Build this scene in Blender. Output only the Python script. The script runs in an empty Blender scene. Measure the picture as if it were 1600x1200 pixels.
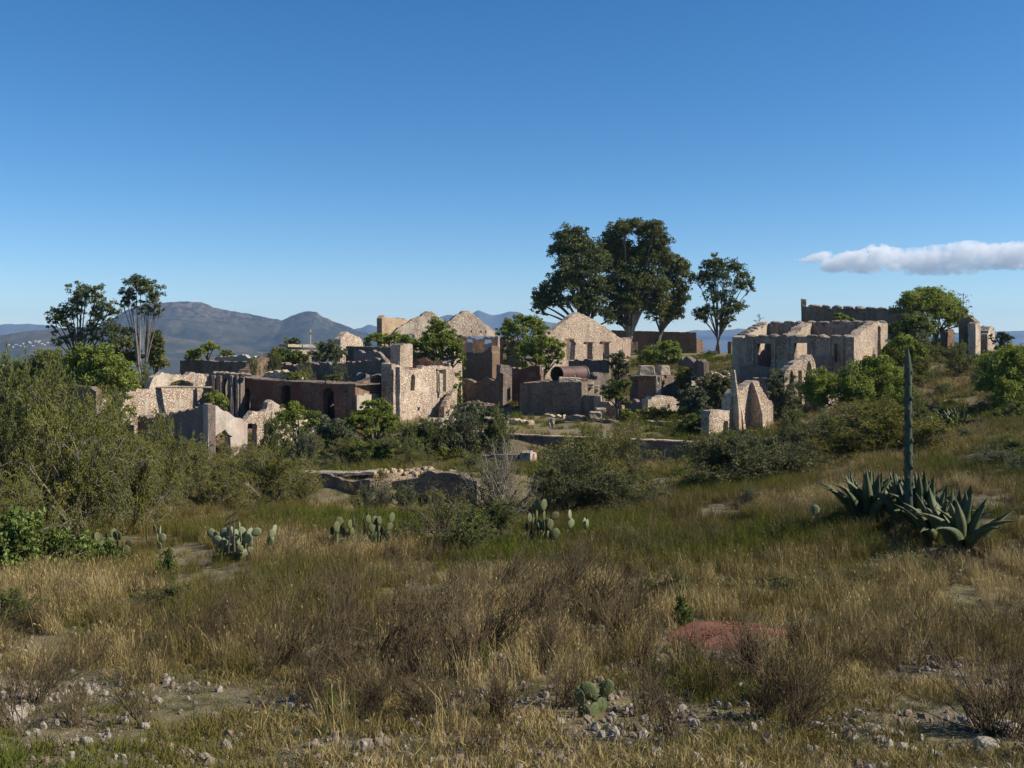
import bpy, math, random
import numpy as np
from mathutils import Vector, geometry
PI = math.pi
rnd = random.Random(7)
rng = np.random.default_rng(11)
S = bpy.context.scene
C = S.collection

# ------------------------------------------------------------------ camera, sky, sun, exposure
F, HZ = 1600.0, 535.0            # focal length in photo pixels, eye level row
cam_d = bpy.data.cameras.new('camera'); cam = bpy.data.objects.new('camera', cam_d); C.objects.link(cam)
cam.location = (0, 0, 0); cam.rotation_euler = (PI/2, 0, 0)
cam_d.sensor_width = 36; cam_d.lens = 36*F/1600; cam_d.shift_y = -(600-HZ)/1600
cam_d.clip_start = 0.2; cam_d.clip_end = 40000
S.camera = cam
S.render.resolution_x, S.render.resolution_y = 1024, 768
SUN_EL, SUN_AZ = math.radians(36), math.radians(-7)      # azimuth measured from +X towards +Y
sd = Vector((math.cos(SUN_EL)*math.cos(SUN_AZ), math.cos(SUN_EL)*math.sin(SUN_AZ), math.sin(SUN_EL)))
W = bpy.data.worlds.new('World'); S.world = W; W.use_nodes = True
wn = W.node_tree.nodes; wl = W.node_tree.links
bg = wn['Background']; sky = wn.new('ShaderNodeTexSky'); sky.sky_type = 'NISHITA'; sky.sun_disc = False
sky.sun_elevation = SUN_EL; sky.sun_rotation = PI/2 - SUN_AZ
sky.altitude = 2300; sky.air_density = 1.0; sky.dust_density = 0.3; sky.ozone_density = 3.0
hs = wn.new('ShaderNodeHueSaturation'); hs.inputs['Saturation'].default_value = 1.3; hs.inputs['Value'].default_value = 1.06
wl.new(sky.outputs[0], hs.inputs['Color']); wl.new(hs.outputs[0], bg.inputs[0]); bg.inputs[1].default_value = 0.085
sl = bpy.data.lights.new('sun', 'SUN'); sl.energy = 5.0; sl.angle = math.radians(0.5); sl.color = (1, 0.93, 0.82)
sl.color = (1, .91, .78)
so = bpy.data.objects.new('sun', sl); C.objects.link(so)
so.rotation_euler = sd.to_track_quat('Z', 'Y').to_euler()
vs = S.view_settings; vs.view_transform = 'Standard'; vs.look = 'None'; vs.gamma = 1; vs.exposure = 0.55
S.cycles.use_denoising = True; S.cycles.max_bounces = 6; S.cycles.volume_bounces = 8
S.cycles.transparent_max_bounces = 8

# ------------------------------------------------------------------ numeric helpers
def hsh(ix, iy, seed):
    n = (ix*374761393 + iy*668265263 + seed*974634777) & 0xffffffff
    n = ((n ^ (n >> 13))*1274126177) & 0xffffffff
    n = (n ^ (n >> 16)) & 0xffffffff
    return n/4294967295.0
def vn(x, y, seed=0):
    x = np.asarray(x, float); y = np.asarray(y, float)
    ix = np.floor(x).astype(np.int64); iy = np.floor(y).astype(np.int64)
    fx = x-ix; fy = y-iy; fx = fx*fx*(3-2*fx); fy = fy*fy*(3-2*fy)
    a = hsh(ix, iy, seed); b = hsh(ix+1, iy, seed); c = hsh(ix, iy+1, seed); d = hsh(ix+1, iy+1, seed)
    return (a*(1-fx)+b*fx)*(1-fy)+(c*(1-fx)+d*fx)*fy
def fbm(x, y, seed=0, oct=4):
    s = 0; a = .5; t = 0
    for i in range(oct):
        s = s + a*vn(x*2**i, y*2**i, seed+i*17); t += a; a *= .5
    return s/t
# terrain: height under the eye, tabulated by bearing (columns) and distance (rows)
TP = np.array([0, 200, 400, 600, 800, 1000, 1200, 1400, 1600], float)
TT = [
 (8.5, [1200]*9), (11, [1110]*9), (14, [1035]*9), (18, [962,962,962,960,960,957,952,945,940]),
 (23, [906,905,902,900,897,892,882,862,852]),
 (30, [850,848,845,842,840,832,815,795,785]), (38, [812,810,806,812,811,790,774,745,730]),
 (48, [785,782,784,797,794,765,745,712,690]), (49.5, [782,780,768,743,746,760,742,708,686]),
 (60, [752,755,748,725,730,735,715,680,655]), (69, [725,728,728,712,724,726,697,655,630]),
 (70.5, [720,724,722,705,681,690,692,650,625]), (80, [692,695,690,664,662,660,652,618,600]),
 (90, [662,665,655,648,645,643,622,590,575]), (100, [640,640,635,628,622,608,592,550,556]),
 (110, [620,615,610,605,592,586,572,542,552]), (125, [608,600,590,580,575,562,556,534,545]),
 (145, [600,594,580,570,560,554,552,533,542]), (170, [594,590,577,567,558,552,551,533,540])]
TD = []; TZ = []
TD += [-40, 0, 2, 4, 6.5]; TZ += [[-1.6]*9, [-1.6]*9, [-1.62]*9, [-2.3]*9, [-3.1]*9]
for d, ys in TT:
    TD.append(d); TZ.append([-(y-HZ)/F*d for y in ys])
for d, z in ((230, -9), (400, -28), (1000, -62), (2000, -70), (12000, -70)):
    TD.append(d); TZ.append([z]*9)
TD = np.array(TD, float); TZ = np.array(TZ, float)
def h(X, Y, detail=True):
    X = np.asarray(X, float); Y = np.asarray(Y, float)
    Ye = np.maximum(Y, 8.0)
    px = np.clip(800+F*X/Ye, -200, 1800)
    Yc = np.clip(Y, TD[0], TD[-1]-1e-3)
    j = np.clip(np.searchsorted(TD, Yc, side='right')-1, 0, len(TD)-2)
    fy = (Yc-TD[j])/(TD[j+1]-TD[j])
    pc = np.clip(px, 0, 1600-1e-6); i = np.clip((pc/200).astype(int), 0, 7); fx = (pc-TP[i])/200; fx = fx*fx*(3-2*fx)
    z = (TZ[j, i]*(1-fx)+TZ[j, i+1]*fx)*(1-fy)+(TZ[j+1, i]*(1-fx)+TZ[j+1, i+1]*fx)*fy
    if detail:
        z = z + (fbm(X*.35, Y*.35, 3, 3)-.5)*.35*np.clip(Y/12, .5, 1.3) + (fbm(X*2.1, Y*2.1, 9, 3)-.5)*.09*(Y < 140)
    return z
def hz(x, y): return float(h(np.array([x]), np.array([y]))[0])
def G(px, D):
    x = (px-800)/F*D
    return Vector((x, D, hz(x, D)))
def P(px, y, D): return Vector(((px-800)/F*D, D, -(y-HZ)/F*D))

# ------------------------------------------------------------------ object helpers
def mesh(name, V, Fc, mat=None, smooth=False, attrs=None):
    V = np.asarray(V, np.float32); me = bpy.data.meshes.new(name)
    if isinstance(Fc, np.ndarray):
        k = Fc.shape[1]; n = len(Fc)
        me.vertices.add(len(V)); me.vertices.foreach_set('co', V.ravel())
        me.loops.add(n*k); me.loops.foreach_set('vertex_index', Fc.astype(np.int32).ravel())
        me.polygons.add(n); me.polygons.foreach_set('loop_start', np.arange(0, n*k, k, dtype=np.int32))
        me.update(calc_edges=True)
    else:
        me.from_pydata([tuple(map(float, v)) for v in V], [], Fc)
    for an, av in (attrs or {}).items():
        a = me.attributes.new(an, 'FLOAT', 'POINT'); a.data.foreach_set('value', np.asarray(av, np.float32))
    if smooth: me.polygons.foreach_set('use_smooth', [True]*len(me.polygons))
    if mat: me.materials.append(mat)
    me.update(); return me
def obj(name, me, parent=None, loc=(0, 0, 0)):
    o = bpy.data.objects.new(name, me); C.objects.link(o); o.location = loc
    if parent: o.parent = parent
    return o
def tag(o, label=None, cat=None, group=None, kind=None):
    if label: o['label'] = label
    if cat: o['category'] = cat
    if group: o['group'] = group
    if kind: o['kind'] = kind
    return o
def thing(name, label, cat, loc, group=None, rz=0):
    o = bpy.data.objects.new(name, None); C.objects.link(o); o.location = loc; o.rotation_euler = (0, 0, rz)
    o.empty_display_size = .3
    return tag(o, label, cat, group)
ORD = 'first second third fourth fifth sixth seventh eighth ninth tenth eleventh twelfth thirteenth fourteenth fifteenth sixteenth'.split()
def relabel(items, what, rows, tail):
    '''items: (object, px, distance); rows: (limit, name)'''
    lo = 0
    for lim, rn in rows:
        row = sorted([q for q in items if lo <= q[2] < lim], key=lambda q: q[1]); lo = lim
        for i, (o, _, _) in enumerate(row):
            n_ = len(row); where = ORD[i]+' from the left' if i < (n_+1)//2 else (ORD[n_-1-i]+' from the right')
            where = where.replace('first from the left', 'leftmost').replace('first from the right', 'rightmost')
            o['label'] = f'{what}, {where} {rn} {tail}'.strip()
def copy_tree(o, parent=None):
    c = o.copy(); C.objects.link(c)
    if parent: c.parent = parent
    for ch in list(o.children): copy_tree(ch, c)
    return c
def inpoly(pts, poly):
    x, y = pts[:, 0], pts[:, 1]; r = np.zeros(len(pts), bool); n = len(poly)
    for i in range(n):
        x1, y1 = poly[i]; x2, y2 = poly[(i+1) % n]
        c = (y1 > y) != (y2 > y)
        with np.errstate(divide='ignore', invalid='ignore'):
            r ^= c & (x < (x2-x1)*(y-y1)/(y2-y1+1e-12)+x1)
    return r
def densify(pts, step, jit, closed=False, seed=0):
    rr = random.Random(seed); out = []
    n = len(pts) if closed else len(pts)-1
    for i in range(n):
        a = pts[i]; b = pts[(i+1) % len(pts)]; d = math.hypot(b[0]-a[0], b[1]-a[1]); k = max(1, int(d/step))
        for q in range(k):
            t = q/k; e = jit if q else jit*.4
            out.append((a[0]+(b[0]-a[0])*t+rr.uniform(-e, e)*.6, a[1]+(b[1]-a[1])*t+rr.uniform(-e, e)))
    if not closed: out.append(pts[-1])
    return out
# curves -> tubes (vectorised); B: (N,3,3) quadratic control points, r0,r1: (N,)
def tubes(B, r0, r1, seg=4, sides=3):
    B = np.asarray(B, float); N = len(B); t = np.linspace(0, 1, seg+1)[None, :, None]
    p = (1-t)**2*B[:, None, 0]+2*t*(1-t)*B[:, None, 1]+t*t*B[:, None, 2]
    d = 2*(1-t)*(B[:, None, 1]-B[:, None, 0])+2*t*(B[:, None, 2]-B[:, None, 1])
    d /= np.linalg.norm(d, axis=2, keepdims=True)+1e-9
    up = np.where(np.abs(d[..., 2:3]) > .9, np.array([1., 0, 0]), np.array([0, 0, 1.]))
    a = np.cross(d, up); a /= np.linalg.norm(a, axis=2, keepdims=True)+1e-9; b = np.cross(d, a)
    r = (np.asarray(r0)[:, None]*(1-t[..., 0])+np.asarray(r1)[:, None]*t[..., 0])[..., None, None]
    ang = np.arange(sides)*2*PI/sides
    ring = p[:, :, None]+r*(a[:, :, None]*np.cos(ang)[None, None, :, None]+b[:, :, None]*np.sin(ang)[None, None, :, None])
    V = ring.reshape(-1, 3)
    n0 = (np.arange(N)*(seg+1)*sides)[:, None, None]; s = (np.arange(seg)*sides)[None, :, None]; k = np.arange(sides)[None, None, :]
    i0 = n0+s+k; i1 = n0+s+(k+1) % sides
    Fq = np.stack([i0, i1, i1+sides, i0+sides], -1).reshape(-1, 4)
    return V, Fq
def bez(B, t):
    t = t[:, None]; return (1-t)**2*B[:, 0]+2*t*(1-t)*B[:, 1]+t*t*B[:, 2]
def unit(v): return v/(np.linalg.norm(v, axis=-1, keepdims=True)+1e-9)
# leaves: rhombus quads at c, long axis a
def leaves(c, a, ln, wd, r=rng):
    n = len(c); a = unit(a); q = unit(np.cross(a, r.normal(size=(n, 3))))
    ln = ln*r.uniform(.6, 1.3, (n, 1)); wd = wd*r.uniform(.7, 1.2, (n, 1))
    V = np.stack([c-a*ln/2, c+q*wd/2, c+a*ln/2, c-q*wd/2], 1).reshape(-1, 3)
    return V, np.arange(4*n).reshape(-1, 4)
def merge(parts):
    V = []; Fc = []; o = 0
    for v, f in parts:
        V.append(v); Fc.append(f+o); o += len(v)
    return np.concatenate(V), np.concatenate(Fc)

# ------------------------------------------------------------------ materials
def newmat(name):
    m = bpy.data.materials.new(name); m.use_nodes = True; nt = m.node_tree
    b = nt.nodes['Principled BSDF']; b.inputs['Roughness'].default_value = .9
    b.inputs['Specular IOR Level'].default_value = .2
    return m, nt, b
class N:
    def __init__(s, nt): s.nt = nt
    def new(s, t, **k):
        n = s.nt.nodes.new(t)
        for a, v in k.items(): setattr(n, a, v)
        return n
    def link(s, a, b): s.nt.links.new(a, b)
    def pos(s, scale=(1, 1, 1), obj=False):
        m = s.new('ShaderNodeMapping'); m.inputs['Scale'].default_value = scale
        if obj: s.link(s.new('ShaderNodeTexCoord').outputs['Object'], m.inputs[0])
        else: s.link(s.new('ShaderNodeNewGeometry').outputs['Position'], m.inputs[0])
        return m.outputs[0]
    def noise(s, v, scale, detail=4, rough=.6):
        n = s.new('ShaderNodeTexNoise'); n.inputs['Scale'].default_value = scale; n.inputs['Detail'].default_value = detail
        n.inputs['Roughness'].default_value = rough; s.link(v, n.inputs['Vector']); return n.outputs['Fac']
    def vor(s, v, scale, feature='F1', out='Color', rnd_=1):
        n = s.new('ShaderNodeTexVoronoi', feature=feature); n.inputs['Scale'].default_value = scale
        n.inputs['Randomness'].default_value = rnd_; s.link(v, n.inputs['Vector']); return n.outputs[out]
    def ramp(s, f, stops):
        r = s.new('ShaderNodeValToRGB'); e = r.color_ramp.elements
        while len(e) < len(stops): e.new(.5)
        for el, (p_, c) in zip(e, stops):
            el.position = p_; el.color = (*c, 1) if not isinstance(c, (int, float)) else (c, c, c, 1)
        s.link(f, r.inputs[0]); return r.outputs[0]
    def mix(s, f, a, b, mode='MIX'):
        m = s.new('ShaderNodeMix', data_type='RGBA', blend_type=mode)
        for v, i in ((f, 0), (a, 6), (b, 7)):
            if hasattr(v, 'links') or hasattr(v, 'is_linked'): s.link(v, m.inputs[i])
            elif i == 0: m.inputs[0].default_value = v
            else: m.inputs[i].default_value = (*v, 1)
        return m.outputs[2]
    def bump(s, hgt, strength, dist, b):
        n = s.new('ShaderNodeBump'); n.inputs['Strength'].default_value = strength; n.inputs['Distance'].default_value = dist
        s.link(hgt, n.inputs['Height']); s.link(n.outputs[0], b.inputs['Normal'])
def stone_mat(name, stone=((.36, .27, .21), (.5, .4, .31), (.27, .17, .13)), plaster=(.48, .40, .32), pl=.5, stain=.5, scale=5.2, joint=(.27, .2, .145), red=0.):
    m, nt, b = newmat(name); n = N(nt); p = n.pos()
    warp = n.new('ShaderNodeVectorMath', operation='ADD'); nz = n.new('ShaderNodeTexNoise'); nz.inputs['Scale'].default_value = 2.5
    n.link(p, nz.inputs['Vector']); sc = n.new('ShaderNodeVectorMath', operation='SCALE'); sc.inputs['Scale'].default_value = .22
    n.link(nz.outputs['Color'], sc.inputs[0]); n.link(p, warp.inputs[0]); n.link(sc.outputs[0], warp.inputs[1]); pw = warp.outputs[0]
    sep = n.new('ShaderNodeSeparateColor'); n.link(n.vor(pw, scale), sep.inputs[0])
    scol = n.ramp(sep.outputs[0], [(0, stone[0]), (.5, stone[1]), (1, stone[2])])
    edge = n.vor(pw, scale, 'DISTANCE_TO_EDGE', 'Distance')
    jf = n.ramp(edge, [(.02, 1.), (.10, 0.)])
    rub = n.mix(jf, scol, joint)
    fine = n.noise(p, 9, 5, .7); rub = n.mix(.75, rub, n.ramp(fine, [(.3, .45), (.7, 1.25)]), 'MULTIPLY')
    pf = n.ramp(n.noise(p, .55, 5, .65), [(.5+(pl-.5)*.5-.04, 1.), (.5+(pl-.5)*.5+.04, 0.)])
    plc = n.mix(n.ramp(n.noise(p, 1.7, 6, .7), [(.3, 0.), (.75, 1.)]), plaster, tuple(c*.62 for c in plaster))
    if red:
        sepz = n.new('ShaderNodeSeparateXYZ'); n.link(p, sepz.inputs[0])
        plc = n.mix(n.ramp(n.noise(p, .4, 3), [(.45, 0.), (.62, red)]), plc, (.36, .14, .10))
    plc = n.mix(n.ramp(n.noise(p, 14, 4, .75), [(.44, .7), (.58, 0.)]), plc, tuple(c*.5 for c in plaster))
    col = n.mix(pf, rub, plc)
    ps = n.pos((1.3, 1.3, .22))
    st = n.ramp(n.noise(ps, .9, 6, .72), [(.55-.13*stain, 0.), (.72, min(1., stain*1.3))])
    col = n.mix(st, col, (.075, .07, .066))
    big = n.ramp(n.noise(n.pos((1, 1, .8)), .33, 5, .6), [(.3, (.72, .68, .66)), (.5, (1., .97, .93)), (.7, (1.12, 1.08, 1.))])
    col = n.mix(1., col, big, 'MULTIPLY')
    n.link(col, b.inputs['Base Color'])
    hh = n.mix(pf, n.ramp(edge, [(0, 0.), (.16, 1.)]), n.ramp(fine, [(0, .5), (1, .8)]))
    n.bump(hh, .8, .045, b)
    return m
M = {}
M['rubble'] = stone_mat('rubble_stone', pl=.3, stain=.3)
M['pale'] = stone_mat('pale_plaster_stone', ((.5, .41, .32), (.66, .56, .45), (.38, .28, .22)), (.62, .54, .44), .38, .38)
M['pink'] = stone_mat('pink_stone', ((.5, .40, .31), (.62, .52, .41), (.42, .30, .22)), (.57, .475, .375), .3, .3, scale=5.5)
M['dark'] = stone_mat('weathered_shaded_stone', ((.2, .155, .12), (.28, .22, .17), (.13, .1, .08)), (.26, .215, .175), .4, .7)  # stained stone, base lowered further to deepen the shade on walls facing away
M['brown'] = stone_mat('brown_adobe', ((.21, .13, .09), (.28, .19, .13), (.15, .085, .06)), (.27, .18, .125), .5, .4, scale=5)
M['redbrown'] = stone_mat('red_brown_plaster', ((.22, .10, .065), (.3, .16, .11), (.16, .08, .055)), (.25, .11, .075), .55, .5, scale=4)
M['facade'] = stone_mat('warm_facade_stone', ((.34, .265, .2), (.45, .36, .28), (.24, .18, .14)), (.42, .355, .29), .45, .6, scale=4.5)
M['grey'] = stone_mat('grey_shaded_plaster', ((.18, .15, .135), (.23, .2, .175), (.13, .11, .1)), (.23, .215, .21), .5, .6, red=.25)  # grey plaster, also the painted shade tone of the left house's side wall
M['lilac'] = stone_mat('faded_lit_plaster', ((.46, .38, .32), (.56, .48, .41), (.36, .27, .22)), (.6, .54, .47), .7, .35, red=.3)  # base raised for the sunlit end wall; grey is its shaded copy
M['brick'] = stone_mat('orange_brick_rubble', ((.42, .19, .11), (.5, .3, .2), (.3, .14, .09)), (.45, .3, .22), .25, .15, scale=6)
M['cream'] = stone_mat('cream_block', ((.5, .42, .32), (.58, .5, .4), (.42, .34, .26)), (.52, .45, .35), .65, .35)
M['ochre'] = stone_mat('ochre_stone', ((.46, .34, .21), (.54, .42, .28), (.38, .27, .17)), (.5, .38, .25), .4, .25)
M['coping'] = stone_mat('lichen_coping', ((.3, .26, .23), (.4, .36, .32), (.2, .17, .15)), (.42, .38, .34), .3, .5, scale=7)
def leaf_mat(name, c1, c2, c3=None, trans=.25):
    m, nt, b = newmat(name); n = N(nt)
    at = n.new('ShaderNodeAttribute', attribute_name='v')
    oi = n.new('ShaderNodeObjectInfo')
    mm = n.new('ShaderNodeMath', operation='MULTIPLY_ADD'); mm.inputs[1].default_value = .18; n.link(oi.outputs['Random'], mm.inputs[0])
    n.link(at.outputs['Fac'], mm.inputs[2])
    col = n.ramp(mm.outputs[0], [(0.02, c1), (.6, c2), (1.0, c3 or c2)])
    n.link(col, b.inputs['Base Color']); b.inputs['Roughness'].default_value = .65
    tr = n.new('ShaderNodeBsdfTranslucent'); n.link(col, tr.inputs[0])
    ms = n.new('ShaderNodeMixShader'); ms.inputs[0].default_value = trans
    n.link(b.outputs[0], ms.inputs[1]); n.link(tr.outputs[0], ms.inputs[2])
    n.link(ms.outputs[0], nt.nodes['Material Output'].inputs[0])
    return m
M['euc'] = leaf_mat('eucalyptus_leaf', (.045, .06, .022), (.095, .12, .04), (.17, .18, .06), .32)
M['euc2'] = leaf_mat('eucalyptus_leaf_olive', (.055, .072, .022), (.125, .14, .038), (.2, .185, .05), .32)
M['pepper'] = leaf_mat('pepper_leaf', (.10, .14, .022), (.20, .245, .04), (.3, .33, .07), .42)
M['shrub'] = leaf_mat('shrub_leaf', (.065, .085, .02), (.14, .165, .038), (.23, .24, .06), .38)
M['greyleaf'] = leaf_mat('grey_green_leaf', (.055, .07, .033), (.12, .14, .065), (.24, .25, .14), .3)
M['mesq'] = leaf_mat('mesquite_leaf', (.06, .078, .012), (.155, .16, .022), (.27, .24, .045), .35)
M['acac'] = leaf_mat('acacia_leaf', (.045, .056, .018), (.10, .11, .034), (.18, .175, .06), .28)
M['yellow'] = leaf_mat('yellow_green_leaf', (.09, .10, .012), (.19, .18, .02), (.32, .25, .02), .35)
M['bright'] = leaf_mat('bright_leaf', (.065, .10, .02), (.15, .2, .04), (.25, .3, .085), .3)
def plain(name, c, c2=None, sc=3, rough=.9, met=0, obj_=True, vary=None):
    m, nt, b = newmat(name); n = N(nt); p = n.pos(obj=obj_)
    c2 = c2 or tuple(x*.6 for x in c)
    cc = n.ramp(n.noise(p, sc, 5, .7), [(.3, c), (.7, c2)])
    if vary:
        oi = n.new('ShaderNodeObjectInfo'); cc = n.mix(n.ramp(oi.outputs['Random'], [(.45, 0.), (1., .75)]), cc, vary)
        cc = n.mix(n.ramp(n.noise(p, 9, 4, .8), [(.6, 0.), (.7, .7)]), cc, (.16, .12, .07))
    n.link(cc, b.inputs['Base Color'])
    n.bump(n.noise(p, sc*4, 4), .4, .02, b)
    b.inputs['Roughness'].default_value = rough; b.inputs['Metallic'].default_value = met
    return m
M['bark'] = plain('dark_bark', (.07, .055, .04), (.12, .1, .08), 4)
M['palebark'] = plain('pale_eucalyptus_bark', (.3, .26, .21), (.14, .11, .09), 2)
M['twig'] = plain('grey_twig', (.17, .145, .11), (.1, .08, .06), 6)
M['palewood'] = plain('pale_twig', (.26, .23, .18), (.17, .15, .11), 6)
M['rust'] = plain('rusty_iron', (.09, .055, .045), (.15, .10, .085), 1.5, .6, .3)
M['rock'] = plain('pale_limestone', (.38, .34, .28), (.17, .145, .11), 3)
M['rockpink'] = plain('pinkish_rock', (.26, .2, .155), (.13, .10, .075), 3)
M['agave'] = plain('agave_leaf_skin', (.048, .062, .024), (.12, .13, .06), 2.2, .55, vary=(.05, .07, .03))
M['dryleaf'] = plain('dry_agave_leaf', (.2, .15, .09), (.1, .075, .045), 4)
M['stalkg'] = plain('agave_stalk_skin', (.04, .055, .038), (.085, .10, .065), 5, .7)
M['pad'] = plain('cactus_pad_skin', (.12, .14, .06), (.08, .10, .042), 3, .7, vary=(.1, .085, .04))
M['padpale'] = plain('pale_cactus_pad_skin', (.25, .27, .155), (.17, .19, .105), 3, .7, vary=(.14, .16, .06))
M['wood'] = plain('old_wood', (.14, .09, .06), (.08, .05, .04), 4)
M['crossm'] = plain('weathered_cross', (.5, .46, .38), (.35, .3, .25), 4)
M['village'] = plain('village_wall', (.5, .48, .45), (.35, .32, .28), .2)
M['spine'] = plain('straw_spine', (.5, .46, .2), (.36, .3, .13), 5)
M['core'] = plain('inner_twigs', (.035, .035, .018), (.05, .045, .025), 5)

# ground
gm, nt, b = newmat('ground_earth'); n = N(nt); p = n.pos()
soil = n.ramp(n.noise(p, .9, 8, .7), [(.3, (.13, .10, .045)), (.5, (.18, .145, .065)), (.62, (.135, .13, .038)), (.78, (.27, .22, .135))])
patch = n.ramp(n.noise(p, .23, 6, .7), [(.40, 0.), (.62, 1.)])
soil2 = n.ramp(n.noise(p, 6, 5, .7), [(.35, (.12, .095, .055)), (.55, (.2, .16, .105)), (.75, (.33, .28, .21))])
col = n.mix(patch, soil, soil2)
grit = n.ramp(n.noise(p, 22, 3, .6), [(.62, 0.), (.72, .55)])
col = n.mix(grit, col, (.34, .3, .24))
far = n.ramp(n.noise(n.pos((1, 1, 1)), .006, 8, .7), [(.35, (.02, .028, .016)), (.48, (.05, .05, .03)), (.56, (.03, .036, .02)), (.72, (.12, .1, .06))])
sx = n.new('ShaderNodeSeparateXYZ'); n.link(p, sx.inputs[0])
ff = n.new('ShaderNodeMapRange'); ff.inputs[1].default_value = 250; ff.inputs[2].default_value = 700; n.link(sx.outputs[1], ff.inputs[0])
n.link(n.mix(ff.outputs[0], col, far), b.inputs['Base Color'])
n.bump(n.noise(p, 7, 6, .7), .9, .08, b); b.inputs['Roughness'].default_value = 1
M['ground'] = gm

# ------------------------------------------------------------------ the ground sheet
def build_ground():
    ys = np.concatenate([np.linspace(-40, 6, 24), np.geomspace(6.4, 60, 190), np.geomspace(60.5, 180, 150), np.geomspace(184, 9800, 60)])
    t = np.concatenate([np.linspace(-3.2, -.66, 40), np.linspace(-.64, .64, 260), np.linspace(.66, 3.2, 40)])
    t = np.clip(t, -3.2, 3.2)
    Y, T = np.meshgrid(ys, t, indexing='ij'); X = T*np.maximum(Y, 8)
    X = np.clip(X, -9400, 9400)
    Z = h(X, Y)
    nr, nc = Y.shape; V = np.stack([X, Y, Z], -1).reshape(-1, 3)
    i = (np.arange(nr-1)[:, None]*nc+np.arange(nc-1)[None, :]).ravel()
    o = obj('ground', mesh('ground', V, np.stack([i, i+1, i+nc+1, i+nc], 1), M['ground'], True))
    tag(o, kind='structure')
build_ground()

# ------------------------------------------------------------------ hills
def hill_mat(name, c1, c2, c3, rock, sc):
    m, nt, b = newmat(name); n = N(nt); p = n.pos()
    col = n.ramp(n.noise(p, sc, 9, .68), [(.35, c1), (.5, c2), (.68, c3)])
    geo = n.new('ShaderNodeNewGeometry'); s_ = n.new('ShaderNodeSeparateXYZ'); n.link(geo.outputs['Position'], s_.inputs[0])
    mr = n.new('ShaderNodeMapRange'); mr.inputs[1].default_value = 15; mr.inputs[2].default_value = 150; n.link(s_.outputs[2], mr.inputs[0])
    rk = n.noise(n.pos((1, 1, .35)), sc*6, 5, .7)
    mu = n.new('ShaderNodeMath', operation='MULTIPLY'); n.link(mr.outputs[0], mu.inputs[0]); n.link(n.ramp(rk, [(.47, 0.), (.56, 1.)]), mu.inputs[1])
    n.link(n.mix(mu.outputs[0], col, rock), b.inputs['Base Color']); b.inputs['Roughness'].default_value = 1
    return m
def ridge(name, prof, D, Dfront, Dback, zb, mat, gully, exp=1.5, dx=2.5, seed=1):
    pxs = np.arange(prof[0][0], prof[-1][0]+.1, dx); yy = np.interp(pxs, [q[0] for q in prof], [q[1] for q in prof])
    yy = yy + (fbm(pxs*.09, pxs*0+3, seed, 4)-.5)*3.0*np.clip((545-yy)/30, 0, 1)
    zr = -(yy-HZ)/F*D
    rows = np.concatenate([np.linspace(0, 1, 60), np.linspace(1.03, 1.6, 14)])
    V = []
    for r in rows:
        if r <= 1: Dd = Dfront+(D-Dfront)*r; s = r**exp
        else: Dd = D+(Dback-D)*(r-1)/.6; s = 1-((r-1)/.6)**.8
        X = (pxs-800)/F*D*(.55*(Dd/D)+.45)
        g = np.abs(fbm(X/gully, X*0+Dd/gully*.6, seed+5, 5)-.5)*2
        amp = 4*r*(1-r)*(r <= 1)+.12*(r < 1.2)*(r < 1)
        z = zb+(zr-zb)*np.clip(s*(1-.5*amp*(1-g)*1.0), -1, 1)
        V.append(np.stack([X, X*0+Dd, z], 1))
    V = np.concatenate(V); nc = len(pxs)
    i = (np.arange(len(rows)-1)[:, None]*nc+np.arange(nc-1)[None, :]).ravel()
    o = obj(name, mesh(name, V, np.stack([i, i+1, i+nc+1, i+nc], 1), mat, True)); tag(o, kind='structure'); return o
hm = hill_mat('hill_scrub', (.012, .018, .012), (.028, .031, .019), (.085, .068, .042), (.13, .11, .085), .007)
hm2 = hill_mat('low_hill_scrub', (.025, .032, .02), (.055, .053, .032), (.12, .1, .065), (.08, .07, .05), .009)
ridge('hills', [(80, 552), (120, 530), (165, 503), (195, 486), (215, 478), (240, 473), (300, 471), (315, 473), (335, 480), (370, 487), (400, 492), (425, 498), (441, 501), (452, 495), (468, 489), (484, 486.5), (495, 487.5), (502, 494), (520, 501), (545, 511), (575, 521), (610, 532), (660, 548)], 4200, 2500, 5200, -72, hm, 260)
ridge('hills', [(-500, 530), (-200, 522), (0, 524), (40, 518), (90, 513), (140, 511), (190, 513), (240, 522), (330, 536), (420, 552)], 3300, 2350, 4200, -72, hm2, 300, 1.2, seed=4)
mm_ = hill_mat('far_mountain_scrub', (.04, .05, .05), (.06, .065, .06), (.08, .08, .07), (.09, .09, .085), .002)
ridge('mountains', [(-600, 520), (-200, 512), (-60, 508), (0, 507), (45, 506), (90, 511), (150, 519), (230, 525), (400, 530), (540, 519), (562, 512), (577, 507), (592, 511), (612, 518), (650, 515), (680, 500), (696, 492), (704, 491), (716, 497), (730, 493), (741, 488), (748, 484), (757, 489), (768, 493), (780, 491), (795, 487), (808, 488), (830, 496), (862, 504), (900, 512), (980, 522), (1040, 522), (1082, 517), (1100, 516), (1135, 515), (1165, 513.5), (1180, 515), (1220, 520), (1320, 522), (1500, 520), (1700, 514), (2200, 520)], 8400, 6300, 9500, -72, mm_, 900, 1.3, 3.5, seed=8)

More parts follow.
